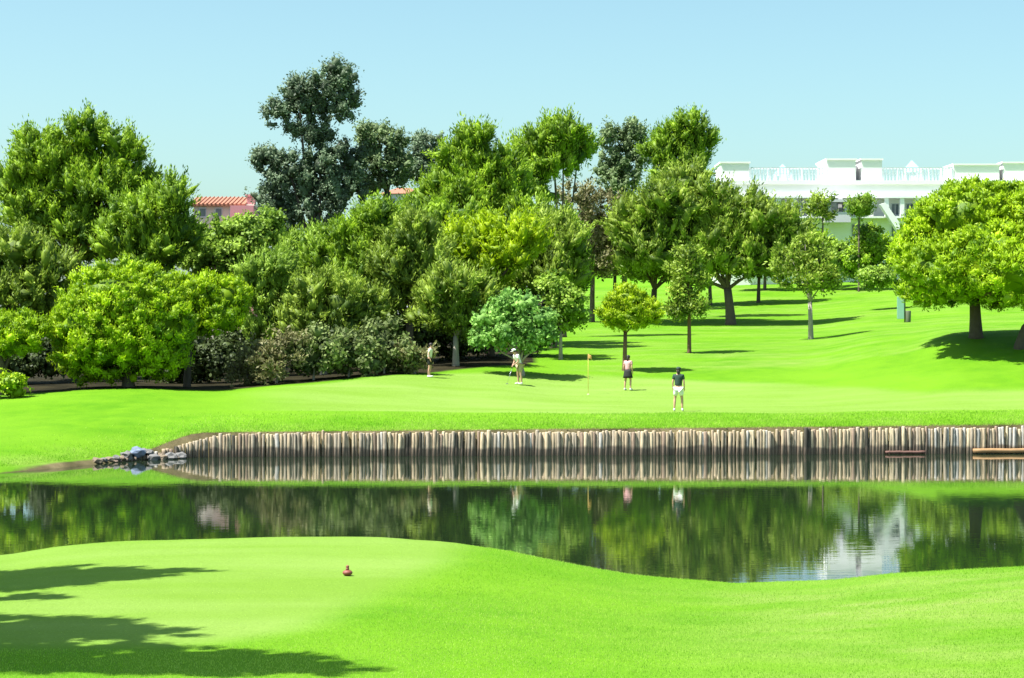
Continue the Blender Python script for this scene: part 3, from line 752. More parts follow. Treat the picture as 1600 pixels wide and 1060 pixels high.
def beam(u0, u1, z0, z1, mat, fwd):
    mb = MB(); xs = np.linspace(X_at(u0, 73), X_at(u1, 73), 12)
    pts = [(xx, float(shore_far(xx)) - fwd - 72.2, (z0 + z1) / 2 + rs.uniform(-.008, .008)) for xx in xs]
    mb.tube(pts, [(z1 - z0) / 2] * len(pts), 8)
    return link('beam', mb.mesh('beam', True), mat, wall_root)
beam(1385, 1448, .02, .12, WOOD_RED, .13)['label'] = 'reddish horizontal beam at the foot of the wall'
beam(1524, 1680, .03, .19, WOOD_ORANGE, .14)['label'] = 'orange horizontal beam at the foot of the wall'

# ------------------------------------------------------------------ rocks on the mud spit
ROCK = [mat_plain('rock_grey', (.15, .145, .14), .9, .3, 5, .5), mat_plain('rock_bluish', (.15, .19, .27), .85, .25, 5, .5), mat_plain('rock_tan', (.19, .145, .10), .9, .3, 5, .5)]
rocks = [(150, .16, 2), (168, .13, 2), (180, .15, 0), (196, .20, 0), (213, .27, 1), (232, .18, 0), (243, .22, 0), (256, .2, 2), (268, .24, 0), (283, .22, 0), (190, .12, 2), (225, .14, 0), (160, .12, 0), (275, .15, 2)]
rlab = {4: 'large bluish grey rock, biggest on the muddy spit left of the stake wall'}
for i, (u, rad, mi) in enumerate(rocks):
    # walk along the shore line to the column seen at u
    best = min(np.linspace(-16, -10.5, 300), key=lambda xx: abs(800 + F * xx / float(shore_far(xx)) - u))
    yy = float(shore_far(best)) + (rs.uniform(-.15, .25) if u < 235 else rs.uniform(-.35, -.18))
    mb = MB(); mb.ellipsoid((0, 0, 0), (rad * 1.25, rad, rad * .7), 2, .55, i * 3.1)
    o = link('rock', mb.mesh('rock'), ROCK[mi])
    o.location = (best, yy, min(max(gz(best, yy), 0), .25) + rad * .22); o.rotation_euler = (0, 0, rs.uniform(0, 6))
    if i in rlab: tag(o, rlab[i], 'rock', 'rocks on the muddy spit')
    else: tag(o, 'small rock at the waterline on the muddy spit, left of the stake wall', 'rock', 'rocks on the muddy spit')

# ------------------------------------------------------------------ grass blades (uncountable)
def mat_blade():
    m, n, l, p = mat_base('grass_blades')
    at = n.new('ShaderNodeAttribute'); at.attribute_name = 'tint'
    c = n.new('ShaderNodeMix'); c.data_type = 'RGBA'
    c.inputs[6].default_value = (.20, .46, .016, 1); c.inputs[7].default_value = (.46, .64, .12, 1)
    geo = n.new('ShaderNodeNewGeometry'); t = n.new('ShaderNodeTexNoise'); t.inputs['Scale'].default_value = .45; t.inputs['Detail'].default_value = 4
    l.new(geo.outputs['Position'], t.inputs['Vector'])
    mr = n.new('ShaderNodeMapRange'); mr.inputs[1].default_value = .35; mr.inputs[2].default_value = .7; mr.inputs[3].default_value = -.25; mr.inputs[4].default_value = .6; l.new(t.outputs[0], mr.inputs[0])
    ad = n.new('ShaderNodeMath'); ad.use_clamp = True; l.new(at.outputs['Fac'], ad.inputs[0]); l.new(mr.outputs[0], ad.inputs[1])
    l.new(ad.outputs[0], c.inputs[0]); l.new(c.outputs[2], p.inputs['Base Color'])
    p.inputs['Roughness'].default_value = .7; p.inputs['Specular IOR Level'].default_value = .1
    tr = n.new('ShaderNodeBsdfTranslucent'); l.new(c.outputs[2], tr.inputs['Color'])
    ms = n.new('ShaderNodeMixShader'); ms.inputs[0].default_value = .5
    l.new(p.outputs[0], ms.inputs[1]); l.new(tr.outputs[0], ms.inputs[2]); l.new(ms.outputs[0], n['Material Output'].inputs['Surface'])
    return m
BLADE = mat_blade()
def interp_ground(xs, ys):
    """height of the sheet by interpolation in its own rows and columns"""
    rr = ys.copy()
    for _ in range(12):
        rr = ys - (shore_far(xs) - 72.0) * np.interp(rr, [40, 66, 76, 112], [0, 1, 1, 0])
    ci = np.interp(xs, gx, np.arange(len(gx))); ri = np.interp(rr, gr, np.arange(len(gr)))
    a = np.clip(ci.astype(int), 0, len(gx) - 2); b = np.clip(ri.astype(int), 0, len(gr) - 2)
    fu, fv = ci - a, ri - b
    return H[b, a] * (1 - fu) * (1 - fv) + H[b, a + 1] * fu * (1 - fv) + H[b + 1, a] * (1 - fu) * fv + H[b + 1, a + 1] * fu * fv
def grass(name, xs, ys, hs, ws, label=None):
    n = len(xs); z = interp_ground(xs, ys)
    a = RNG.uniform(0, 2 * math.pi, n); la = RNG.uniform(0, 2 * math.pi, n)
    V = np.empty((n, 3, 3))
    dx, dy = np.cos(a) * ws / 2, np.sin(a) * ws / 2
    V[:, 0] = np.stack([xs - dx, ys - dy, z - .005], -1); V[:, 1] = np.stack([xs + dx, ys + dy, z - .005], -1)
    V[:, 2] = np.stack([xs + np.cos(la) * hs * .45, ys + np.sin(la) * hs * .45, z + hs], -1)
    me = fast_mesh(name, V.reshape(-1, 3), np.arange(n * 3).reshape(n, 3), False, np.clip(RNG.normal(.45, .28, n), 0, 1))
    return tag(link(name, me, BLADE), label, 'grass', None, 'stuff')
n = 190000
ys = RNG.uniform(20.5, 38.2, n); xs = RNG.uniform(-.26, .26, n) * ys
teef = (xs < np.interp(ys, [20, 23.5, 24.8, 28.3, 33, 36, 38], [-5, -3.6, -2.55, -1.75, -1.0, -0.75, -0.75])) & (ys > 23.5) & (ys < 37.5)
uu_ = 800 + F * xs / ys; ye_ = F * (CAM_Z - np.interp(uu_, EDGE_U, EDGE_E)) / (np.interp(uu_, EDGE_U, EDGE_Y) - HOR)
tr_ = np.interp(ys, [20, 23.5, 24.8, 28.3, 33, 36, 38], [-5, -3.6, -2.55, -1.75, -1.0, -0.75, -0.75])
dist_ = np.where((ys > 23.2) & (ys < 37.8), (tr_ - xs) / 1.0, -1)
k_ = (RNG.random(n) > np.clip(dist_ + .6, 0, .965)) & (ys < ye_ + .9)
near_tee = np.clip(dist_ + .6, 0, 1)[k_]
xs, ys = xs[k_], ys[k_]; n = len(xs)
grass('rough_grass', xs, ys, RNG.uniform(.010, .028, n) * (1 - .6 * near_tee), RNG.uniform(.006, .012, n), 'short rough grass on the near bank round the tee')
n = 60000
xs = RNG.uniform(-24, 20, n); off = RNG.exponential(1.2, n) + .06
ys = shore_far(xs) + off
k_ = (ys < 78.6) & ((xs > -12.6) | (off > .8)); xs, ys = xs[k_], ys[k_]; n = len(xs)
grass('bank_grass', xs, ys, RNG.uniform(.03, .085, n), RNG.uniform(.012, .03, n), 'longer grass on the far bank hanging over the stake wall')

# ------------------------------------------------------------------ buildings
WHITE = mat_plain('white_render', (.90, .89, .88), .8, .03, 1.5)
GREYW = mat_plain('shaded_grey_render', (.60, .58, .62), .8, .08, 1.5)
RAIL = mat_plain('painted_rail', (.58, .65, .68), .5, .08, 4)
PANE = mat_plain('window_glass', (.14, .17, .19), .08, .2, 2)
FRAME = mat_plain('window_frame', (.62, .64, .66), .5, .05, 3)
CYAN = mat_plain('glazed_roof', (.35, .62, .62), .3, .08, 2)
TILE = mat_plain('roof_tiles', (.36, .15, .09), .8, .25, 3)
PINK = mat_plain('pink_render', (.62, .25, .27), .8, .08, 2)
CREAM = mat_plain('cream_render', (.72, .66, .56), .8, .06, 2)
YB = 200.0
bx = lambda u: X_at(u, YB)
bz = lambda y: Z_at(y, YB)
gB = gz(bx(1400), YB) - .6
apt = empty('apartment_building', (bx(1400), YB, gB), 'long white apartment building with railed roof terraces behind the right hand trees', 'building')
def ap(name, mb, mat, parent=None, smooth=False, off=None):
    me = mb.mesh(name, smooth)
    if parent is None:
        o = link(name, me, mat, apt); me.transform(__import__('mathutils').Matrix.Translation((-bx(1400), -YB, -gB)))
    else:
        o = link(name, me, mat, parent); me.transform(__import__('mathutils').Matrix.Translation((-bx(1400), -YB, -gB)))
    return o
# body, set back upper storey, parapet
ap('wall', MB().box(bx(1122), bx(1750), YB, YB + 14, gB, bz(311)), WHITE)
ap('wall', MB().box(bx(1128), bx(1745), YB - .6, YB + 13.5, bz(311) + .003, bz(286)), WHITE)
ap('parapet', MB().box(bx(1124), bx(1748), YB - .85, YB - .45, bz(289), bz(283)), WHITE)
ap('floor_slab', MB().box(bx(1121), bx(1752), YB - 1.3, YB - .05, bz(342), bz(339)), WHITE)
for (a, b, t, dep) in [(1126, 1170, 256, 5), (1291, 1336, 251, 6), (1345, 1377, 251, 6), (1489, 1560, 259, 6), (1566, 1740, 256, 6)]:
    ap('roof_block', MB().box(bx(a), bx(b), YB - .4, YB + dep, bz(286) + .003, bz(t)).box(bx(a) - .12, bx(b) + .12, YB - .52, YB + dep + .12, bz(t) + .003, bz(t) + .16), WHITE)
ap('link_wall', MB().box(bx(1336) + .02, bx(1345) - .02, YB + 1.5, YB + 2, bz(286) + .003, bz(258)), GREYW)
for (a, b) in [(1172, 1289), (1379, 1487)]:
    rail = ap('railing', MB().box(bx(a), bx(b), YB - .42, YB - .34, bz(264), bz(262)).box(bx(a), bx(b), YB - .42, YB - .34, bz(273), bz(272)), RAIL)
    n = int((b - a) / 5)
    for i in range(n + 1):
        uu = a + (b - a) * i / n
        thick = .09 if i % 3 else .16
        ap('post', MB().box(bx(uu) - thick / 2, bx(uu) + thick / 2, YB - .44 - (thick > .1) * .01, YB - .32, bz(283) + .003, bz(264) - .003), RAIL, rail)
    # awning frame behind the rail
    fr = MB()
    for uu in np.linspace(a + 4, b - 4, 5):
        fr.box(bx(uu) - .07, bx(uu) + .07, YB + 2.0, YB + 2.14, bz(286), bz(262))
    fr.box(bx(a), bx(b), YB + 1.95, YB + 2.2, bz(262) + .003, bz(260))
    ap('pergola', fr, WHITE)
for (uc, t) in [(1231, 252), (1437, 246)]:
    mb = MB()
    q = bmesh.ops.create_cone(mb.bm, segments=4, radius1=1.25, radius2=.05, depth=1.1, cap_ends=True)
    for v in q['verts']:
        c, s = math.cos(R(45)), math.sin(R(45)); vx, vy = v.co.x, v.co.y
        v.co = Vector((vx * c - vy * s + bx(uc), vx * s + vy * c + YB + 4, v.co.z + bz(t) - .55))
    pr_ = ap('glazed_lantern', mb, CYAN)
    for sx_, sy_ in ((-1, -1), (1, -1), (1, 1), (-1, 1)):
        pm = MB(); pm.box(bx(uc) + sx_ * .75 - .07, bx(uc) + sx_ * .75 + .07, YB + 4 + sy_ * .75 - .07, YB + 4 + sy_ * .75 + .07, bz(286), bz(t) - 1.11)
        ap('lantern_post', pm, WHITE, pr_)
    ap('chimney', MB().box(bx(uc) - .25, bx(uc) + .3, YB + 2.6, YB + 3.1, bz(286), bz(272)), GREYW)
def window(a, b, y0, y1, yf=YB, recess=.12):
    w_ = MB()
    X0, X1, Z0, Z1 = bx(a), bx(b), bz(y1), bz(y0)
    t = .08
    w_.box(X0, X1, yf - .05, yf - .002, Z0, Z0 + t).box(X0, X1, yf - .05, yf - .002, Z1 - t, Z1)
    w_.box(X0, X0 + t, yf - .05, yf - .002, Z0 + t + .002, Z1 - t - .002).box(X1 - t, X1, yf - .05, yf - .002, Z0 + t + .002, Z1 - t - .002)
    w_.box((X0 + X1) / 2 - .03, (X0 + X1) / 2 + .03, yf - .045, yf - .002, Z0 + t + .002, Z1 - t - .002)
    o = ap('window', w_, FRAME)
    ap('pane', MB().box(X0 + t + .002, X1 - t - .002, yf - .03, yf - .004, Z0 + t + .002, Z1 - t - .002), PANE, o)
for a in (1150, 1168, 1206, 1232, 1252, 1330, 1346, 1392, 1415, 1440, 1470, 1500, 1530, 1560, 1590, 1620):
    window(a, a + 13, 318, 337)
    window(a, a + 13, 350, 372)
# columns of the loggia and its ceiling line
for uc in range(1142, 1740, 24):
    ap('column', MB().box(bx(uc) - .2, bx(uc) + .2, YB - 1.25, YB - .85, bz(339) + .003, bz(311) - .003), WHITE)
ap('loggia_roof', MB().box(bx(1121), bx(1752), YB - 1.35, YB - .602, bz(311) + .004, bz(308)), WHITE)
# grey projecting balcony block with a dark opening
ap('balcony_block', MB().box(bx(1281), bx(1321), YB - 3.2, YB - 1.36, bz(350), bz(334)).box(bx(1281), bx(1290), YB - 3.2, YB - 1.36, bz(334) + .003, bz(319)).box(bx(1312), bx(1321), YB - 3.2, YB - 1.36, bz(334) + .003, bz(319)).box(bx(1279), bx(1323), YB - 3.4, YB - 1.36, bz(319) + .003, bz(315)), GREYW)
# outside stair with a sloping white wall
st_ = MB()
sa, sb_ = bx(1368), bx(1398)
v = [st_.bm.verts.new(c) for yy in (YB - 2.6, YB - 1.5) for c in [(sa, yy, bz(322)), (sa + .5, yy, bz(319)), (sb_ + .5, yy, bz(362)), (sb_, yy, bz(368))]]
for f in [(0, 1, 2, 3), (7, 6, 5, 4), (0, 4, 5, 1), (1, 5, 6, 2), (2, 6, 7, 3), (3, 7, 4, 0)]: st_.bm.faces.new([v[i] for i in f])
ap('stair', st_, WHITE)

# pink roofed house on the left
YH = 172.0
hx0, hx1 = X_at(296, YH), X_at(402, YH)
gH = gz(hx0, YH)
hs = empty('house', (0, YH, gH), 'low house with reddish tiled roof and pink chimney left of the tallest eucalyptus', 'house')
def part(root, name, mb, mat, parent=None):
    me = mb.mesh(name); me.transform(__import__('mathutils').Matrix.Translation(-root.location))
    return link(name, me, mat, parent or root)
zr, ze = Z_at(304, YH), Z_at(319, YH)
part(hs, 'wall', MB().box(hx0 + .3, hx1 - .3, YH + .3, YH + 7.7, gH - .3, ze), CREAM)
mb = MB()
v = [mb.bm.verts.new(c) for c in [(hx0, YH - .2, ze), (hx1 - 1, YH - .2, ze), (hx1 - 1, YH + 4, zr), (hx0, YH + 4, zr), (hx0, YH + 8.2, ze), (hx1 - 1, YH + 8.2, ze),
                                  (hx0, YH - .2, ze - .15), (hx1 - 1, YH - .2, ze - .15), (hx0, YH + 8.2, ze - .15), (hx1 - 1, YH + 8.2, ze - .15)]]
for f in [(0, 1, 2, 3), (3, 2, 5, 4), (0, 6, 7, 1), (4, 5, 9, 8), (6, 8, 9, 7), (0, 3, 4, 8, 6), (1, 7, 9, 5, 2)]: mb.bm.faces.new([v[i] for i in f])
roof = part(hs, 'roof', mb, TILE)
tl = MB()
for i in range(int((hx1 - 1 - hx0) / .35)):
    xx = hx0 + .1 + i * .35
    tl.tube([(xx, YH - .25, ze + .02), (xx, YH + 4, zr + .03)], [.07, .07], 5)
part(hs, 'tile_rows', tl, TILE, roof)['kind'] = 'stuff'
part(hs, 'chimney', MB().box(X_at(383, YH), X_at(396, YH), YH + 1, YH + 1.8, ze, Z_at(306, YH)).box(X_at(381, YH), X_at(398, YH), YH + .9, YH + 1.9, Z_at(306, YH) + .003, Z_at(303, YH)), PINK, roof)
part(hs, 'wing_wall', MB().box(X_at(366, YH), X_at(402, YH), YH - 2.5, YH + .29, gH - .3, Z_at(324, YH)), PINK)
for a in (310, 335, 358):
    wq = part(hs, 'window', MB().box(X_at(a, YH), X_at(a + 12, YH), YH + .24, YH + .297, Z_at(340, YH), Z_at(324, YH)), FRAME)
    part(hs, 'pane', MB().box(X_at(a + 1.5, YH), X_at(a + 10.5, YH), YH + .22, YH + .238, Z_at(338, YH), Z_at(326, YH)), PANE, wq)

# white cottage in the middle
YC = 160.0
cx0, cx1 = X_at(600, YC), X_at(655, YC); gC = gz(cx0, YC)
ct = empty('cottage', (0, YC, gC), 'small white cottage with one dark window showing between the eucalyptus and the centre pines', 'house')
part(ct, 'wall', MB().box(cx0, cx1, YC, YC + 6, gC - .3, Z_at(303, YC)), WHITE)
mb = MB(); zt, zz = Z_at(290, YC), Z_at(303, YC) + .003
v = [mb.bm.verts.new(c) for c in [(cx0 - .3, YC - .3, zz), (cx1 + .3, YC - .3, zz), (cx1 + .3, YC + 6.3, zz), (cx0 - .3, YC + 6.3, zz), (cx0 + .9, YC + 3, zt), (cx1 - .9, YC + 3, zt)]]
for f in [(0, 1, 5, 4), (1, 2, 5), (2, 3, 4, 5), (3, 0, 4), (0, 3, 2, 1)]: mb.bm.faces.new([v[i] for i in f])
part(ct, 'roof', mb, TILE)
for a in (632, 609):
    wq = part(ct, 'window', MB().box(X_at(a, YC), X_at(a + 10, YC), YC - .06, YC - .003, Z_at(322, YC), Z_at(309, YC)), FRAME)
    part(ct, 'pane', MB().box(X_at(a + 1.5, YC), X_at(a + 8.5, YC), YC - .08, YC - .063, Z_at(320.5, YC), Z_at(310.5, YC)), PANE, wq)

# ------------------------------------------------------------------ small things on the course
FLAGPOLE = mat_plain('flagstick_yellow', (.75, .50, .12), .5, .05, 5)
FLAGC = mat_plain('flag_orange', (.62, .34, .10), .7, .1, 5)
POST = mat_plain('post_brown', (.10, .12, .07), .8, .2, 5)
TEAL = mat_plain('board_pale_teal', (.28, .50, .40), .6, .08, 4)
RED = mat_plain('marker_red', (.22, .06, .04), .6, .1, 20)
fx, fy = X_at(919, 88.5), 88.5
fl = empty('flagstick', (fx, fy, gz(fx, fy)), 'thin yellow flagstick with a small orange flag on the putting green', 'golf flag')
link('pole', MB().tube([(0, 0, -.1), (0, 0, 1.75)], [.012, .008], 8).mesh('pole', True), FLAGPOLE, fl)
vs, fs = [], []
for i in range(9):
    for j in range(6):
        vs.append((.012 + i * .018, math.sin(i * .9 + j * .3) * .02 * (i / 8), 1.73 - j * .034 - i * .010))
for i in range(8):
    for j in range(5):
        a = i * 6 + j; fs.append((a, a + 6, a + 7, a + 1))
fm = fast_mesh('flag', np.array(vs), np.array(fs), True)
fo = link('flag', fm, FLAGC, fl); so = fo.modifiers.new('cloth thickness', 'SOLIDIFY'); so.thickness = .003
link('hole_rim', MB().tube([(0, 0, -.08), (0, 0, .006)], [.054, .054], 16).mesh('hole_rim', True), mat_plain('cup_white', (.7, .7, .7)), fl)

sx, sy = X_at(1409, 139), 139.0
sg = empty('signpost', (sx, sy, gz(sx, sy)), 'slim signpost with a pale teal board left of the large dome pine', 'signpost')
link('post', MB().tube([(.22, .06, -.2), (.22, .06, 3.1)], [.05, .045], 8).mesh('post', True), POST, sg)
link('board', MB().box(-.32, .16, -.02, .02, .25, 1.75, .012).mesh('board'), TEAL, sg)
link('bin', MB().tube([(.45, .05, 0), (.45, .05, .05), (.45, .05, .75), (.45, .05, .8)], [.16, .17, .19, .17], 12).mesh('bin', True), POST, sg)

tx, ty = X_at(543, 31.0), 31.0
tx = X_at(543, 30.4); ty = 30.4
tm = empty('tee_marker', (tx, ty, gz(tx, ty)), 'small dark red tee marker standing on the mown tee in the foreground', 'tee marker')
link('base', MB().ellipsoid((0, 0, .045), (.075, .075, .045), 3).mesh('base', True), RED, tm)
link('knob', MB().tube([(0, 0, .08), (0, 0, .125)], [.028, .022], 10).ellipsoid((0, 0, .135), (.026, .026, .024), 2).mesh('knob', True), RED, tm)
link('spike', MB().tube([(0, 0, -.08), (0, 0, .02)], [.004, .012], 6).mesh('spike', True), POST, tm)

px_, py_ = X_at(1597, 98), 98.0
o = link('stone', MB().ellipsoid((0, 0, .12), (.22, .18, .17), 2, .4, 2).mesh('stone'), mat_plain('stone_pale', (.62, .55, .56), .8, .1, 8, .3))
o.location = (X_at(1598, 94), 94, gz(X_at(1598, 94), 94) + .05); tag(o, 'small pale stone in the shade at the right edge by the leaning trunk', 'stone')

# ------------------------------------------------------------------ golfers
SKIN = mat_plain('skin', (.52, .30, .20), .55, .05, 8)
def cloth(name, c): return mat_plain(name, c, .85, .08, 10, .15)
HAIR = mat_plain('hair_dark', (.02, .014, .012), .5, .3, 20)
def skin_mesh(name, nodes, edges, root, sub=1):
    """nodes: name -> (co, radius)"""
    keys = list(nodes); ix = {k: i for i, k in enumerate(keys)}
    me = bpy.data.meshes.new(name + '_cage')
    me.from_pydata([nodes[k][0] for k in keys], [(ix[a], ix[b]) for a, b in edges], [])
    o = bpy.data.objects.new(name + '_cage', me); COL.objects.link(o)
    sk = o.modifiers.new('skin', 'SKIN'); sk.use_smooth_shade = True
    for i, k in enumerate(keys):
        r_ = nodes[k][1]; r_ = r_ if isinstance(r_, tuple) else (r_, r_)
        me.skin_vertices[0].data[i].radius = r_
        me.skin_vertices[0].data[i].use_root = (k == root)
    ss = o.modifiers.new('sub', 'SUBSURF'); ss.levels = sub; ss.render_levels = sub
    dg = bpy.context.evaluated_depsgraph_get(); dg.update()
    out = bpy.data.meshes.new_from_object(o.evaluated_get(dg)); out.name = name
    for p in out.polygons: p.use_smooth = True
    bpy.data.objects.remove(o, do_unlink=True); bpy.data.meshes.remove(me)
    return out

def person(label, u, Y, height, rz, bend, top_mat, bot_mat, shoe_mat, pose='putt', hat=None, sleeve=True, long_hair=True, skirt=False):
    x = X_at(u, Y)
    root = empty('person', (x, Y, gz(x, Y) + .01), label, 'person', 'golfers on the putting green', rz)
    h = height / 1.70
    root.scale = (h, h, h)
    # facing local -Y; bend tips the trunk forward about the hips
    cb, sb = math.cos(bend), math.sin(bend)
    def tr(p):
        dx, dy, dz = p[0], p[1], p[2] - .92
        return (dx, dy * cb - dz * sb, .92 + dz * cb + dy * sb)
    N, E = {}, []
    N['pel'] = ((0, 0, .92), (.155, .115)); N['wai'] = (tr((0, 0, 1.06)), (.125, .095)); N['che'] = (tr((0, 0, 1.25)), (.150, .11))
    N['upc'] = (tr((0, .005, 1.38)), (.115, .085)); N['nec'] = (tr((0, .0, 1.46)), .052)
    hb = (0, -.02, 1.54); ht = (0, -.015, 1.63)
    N['hea'] = (tr(hb), (.072, .085)); N['het'] = (tr(ht), (.070, .078)); N['nos'] = (tr((0, -.115, 1.55)), .012)
    E += [('pel', 'wai'), ('wai', 'che'), ('che', 'upc'), ('upc', 'nec'), ('nec', 'hea'), ('hea', 'het'), ('hea', 'nos')]
    for s, c in ((-1, 'l'), (1, 'r')):
        sp_ = .13 if pose != 'walk' else .085
        fwd = 0 if pose != 'walk' else s * .14
        N['hip' + c] = ((s * .085, 0, .86), .095); N['thi' + c] = ((s * (.09 + sp_ * .15), -.015 - fwd * .4, .68), .082)
        N['kne' + c] = ((s * (.09 + sp_ * .35), -.03 - fwd * .7, .49), .054); N['cal' + c] = ((s * (.09 + sp_ * .42), .0 - fwd * .9, .35), .056)
        N['ank' + c] = ((s * (.09 + sp_ * .5), .02 - fwd, .085), .036); N['toe' + c] = ((s * (.10 + sp_ * .55), -.13 - fwd, .035), (.035, .028))
        E += [('pel', 'hip' + c), ('hip' + c, 'thi' + c), ('thi' + c, 'kne' + c), ('kne' + c, 'cal' + c), ('cal' + c, 'ank' + c), ('ank' + c, 'toe' + c)]
        N['sho' + c] = (tr((s * .165, 0, 1.37)), .055)
        if pose == 'putt':
            el = tr((s * .20, -.10, 1.12)); wr = (s * .035, -.42 if bend > .2 else -.33, .86 if bend > .2 else .92)
            wr = (s * .03, el[1] - .17, el[2] - .16)
        elif pose == 'stand':
            el = tr((s * .22, .02, 1.11)); wr = (s * .22, el[1] - .08, el[2] - .23)
        else:
            el = tr((s * .21, .05 * s, 1.11)); wr = (s * .20, el[1] - .10 - .08 * s, el[2] - .21)
        N['elb' + c] = (el, .037); N['wri' + c] = (wr, .024)
        dv = (Vector(wr) - Vector(el)).normalized()
        pal = Vector(wr) + dv * .06
        N['pal' + c] = (tuple(pal), (.030, .020))
        E += [('upc', 'sho' + c), ('sho' + c, 'elb' + c), ('elb' + c, 'wri' + c), ('wri' + c, 'pal' + c)]
        side = Vector((0, 1, 0)).cross(dv)
        if side.length < .1: side = Vector((1, 0, 0))
        side.normalize()
        side = Vector((0, 0, 1)).cross(dv).normalized() if abs(dv.z) < .8 else Vector((0, -1, 0))
        curl = Vector((-s, 0, 0)) * .6 + dv
        for fi in range(4):
            ln = (.040, .046, .043, .034)[fi]
            b0 = pal + side * (.018 - fi * .012) + dv * .012
            k1 = b0 + dv * ln * .8; k2 = k1 + curl.normalized() * ln * .7
            N[f'f{fi}a{c}'] = (tuple(k1), .0085); N[f'f{fi}b{c}'] = (tuple(k2), .0075)
            E += [('pal' + c, f'f{fi}a{c}'), (f'f{fi}a{c}', f'f{fi}b{c}')]
        t0 = Vector(wr) + dv * .035 + side * .035; t1 = t0 + (dv + Vector((-s * .5, 0, 0))).normalized() * .035
        N['tha' + c] = (tuple(t0), .010); N['thb' + c] = (tuple(t1), .009)
        E += [('wri' + c, 'tha' + c), ('tha' + c, 'thb' + c)]
    link('body', skin_mesh('body', N, E, 'pel', 1), SKIN, root)
    g = lambda k, extra: (N[k][0], tuple(r + extra for r in N[k][1]) if isinstance(N[k][1], tuple) else N[k][1] + extra)
    S = {k: g(k, .022) for k in ('wai', 'che', 'upc')}
    S['hem'] = ((0, 0, .93), (.172, .132)); S['col'] = (tr((0, 0, 1.425)), .068)
    SE = [('hem', 'wai'), ('wai', 'che'), ('che', 'upc'), ('upc', 'col')]
    for c in 'lr':
        S['sho' + c] = g('sho' + c, .022)
        e0 = Vector(N['sho' + c][0]).lerp(Vector(N['elb' + c][0]), .62 if sleeve else .15)
        S['slv' + c] = (tuple(e0), .064)
        SE += [('upc', 'sho' + c), ('sho' + c, 'slv' + c)]
    link('shirt', skin_mesh('shirt', S, SE, 'hem', 1), top_mat, root)
    if skirt:
        mb = MB(); mb.tube([(0, 0, 1.0), (0, 0, .90), (0, -.005, .72), (0, -.01, .60)], [.155, .19, .225, .25], 20, cap=False)
        me = mb.mesh('skirt', True)
        for v_ in me.vertices: v_.co.y *= .8
        o_ = link('skirt', me, bot_mat, root); q = o_.modifiers.new('thick', 'SOLIDIFY'); q.thickness = .01
    else:
        P = {'pel': ((0, 0, .93), (.175, .135))}; PE = []
        for c in 'lr':
            P['hip' + c] = g('hip' + c, .022); P['thi' + c] = g('thi' + c, .022)
            kk = Vector(N['thi' + c][0]).lerp(Vector(N['kne' + c][0]), .55); P['leg' + c] = (tuple(kk), .090)
            PE += [('pel', 'hip' + c), ('hip' + c, 'thi' + c), ('thi' + c, 'leg' + c)]
        link('shorts', skin_mesh('shorts', P, PE, 'pel', 1), bot_mat, root)
    for c in 'lr':
        a = Vector(N['ank' + c][0]); t = Vector(N['toe' + c][0]); m_ = (a + t) / 2
        mb = MB(); mb.ellipsoid((m_.x, m_.y + .01, .042), (.048, .135, .042), 2); mb.ellipsoid((a.x, a.y, .07), (.045, .055, .05), 2)
        link('shoe', mb.mesh('shoe', True), shoe_mat, root)
    # hair (or cap) over the crown and back of the head
    hc = Vector(tr((0, .012, 1.615)))
    mb = MB(); mb.ellipsoid(hc, (.092, .105, .088), 3, .12, u)
    if long_hair: mb.ellipsoid(tr((0, .065, 1.50)), (.062, .05, .12), 2, .2, u + 2)
    link('hair', mb.mesh('hair', True), HAIR, root)
    for s in (-1, 1):
        link('eye', MB().ellipsoid(tr((s * .028, -.098, 1.575)), (.011, .007, .007), 1).mesh('eye', True), HAIR, root)
        link('ear', MB().ellipsoid(tr((s * .080, -.01, 1.555)), (.010, .018, .028), 1).mesh('ear', True), SKIN, root)
    if hat:
        mb = MB(); mb.ellipsoid(tr((0, 0, 1.655)), (.10, .115, .065), 2)
        mb.ellipsoid(tr((0, -.13, 1.635)), (.07, .08, .010), 2)
        link('cap', mb.mesh('cap', True), hat, root)
    root['grip'] = 0
    hands = (Vector(N['pall'][0]) + Vector(N['palr'][0])) / 2 if pose == 'putt' else Vector(N['palr'][0])
    del root['grip']
    return root, hands

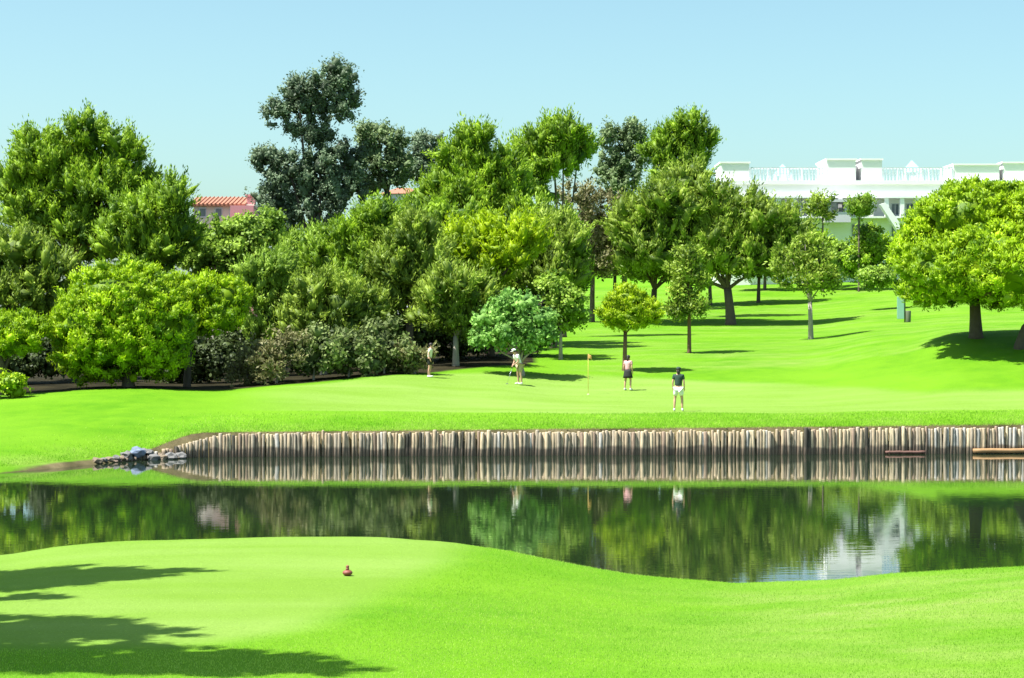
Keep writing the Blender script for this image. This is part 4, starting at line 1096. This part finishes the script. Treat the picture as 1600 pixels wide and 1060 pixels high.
STEEL = mat_plain('club_steel', (.45, .45, .47), .3, .05, 5, 0, .8); GRIPM = mat_plain('club_grip', (.03, .03, .03), .7)
def club(person_root, hands, label):
    h = person_root.scale[0]; rz = person_root.rotation_euler[2]
    c, s = math.cos(rz), math.sin(rz)
    def wp(p): return Vector((person_root.location.x + (p[0] * c - p[1] * s) * h, person_root.location.y + (p[0] * s + p[1] * c) * h, person_root.location.z + p[2] * h))
    top_ = wp(hands + Vector((0, .06, .10))); foot = wp((hands.x * .3, hands.y - .28, .0)); foot.z = gz(foot.x, foot.y) + .02
    r_ = empty('golf_club', foot, label, 'golf club', 'golf clubs held by the golfers')
    tl_ = top_ - foot
    link('shaft', MB().tube([(0, 0, 0), tuple(tl_ * .75)], [.007, .008], 6).mesh('shaft', True), STEEL, r_)
    link('grip', MB().tube([tuple(tl_ * .75), tuple(tl_)], [.012, .014], 8).mesh('grip', True), GRIPM, r_)
    link('club_head', MB().box(-.055, .055, -.012, .012, -.012, .018, .004).mesh('club_head'), STEEL, r_)

W_ = cloth('cloth_white', (.80, .80, .76)); K_ = cloth('cloth_black', (.015, .016, .014)); PK = cloth('cloth_pale_pink', (.66, .34, .36)); KH = cloth('cloth_khaki', (.40, .33, .20))
DG = cloth('cloth_dark_green', (.02, .05, .035)); SH = cloth('shoe_white', (.7, .7, .68)); CR = cloth('cloth_cream', (.78, .74, .60))
r1, h1 = person('leftmost golfer, in a cream shirt and black shorts, standing by the thicket', 671, 90.5, 1.52, R(80), .12, CR, K_, SH, 'stand')
r2, h2 = person('golfer in a white top and khaki shorts bending over the ball, second from the left', 812, 90.0, 1.62, R(-62), .42, W_, KH, SH, 'putt', hat=W_, long_hair=False)
r3, h3 = person('golfer in a pale pink top and black skirt in front of the ball shaped pine', 981, 90.0, 1.55, R(150), .08, PK, K_, SH, 'stand', skirt=True)
r4, h4 = person('rightmost golfer, nearest the pond, in a dark green top and white shorts with bare legs', 1060, 80.3, 1.72, R(170), .10, DG, W_, SH, 'stand', hat=DG)
club(r2, h2, 'golf club held by the bending golfer in white')

print('stakes', count, 'crown triangles', NTRI)
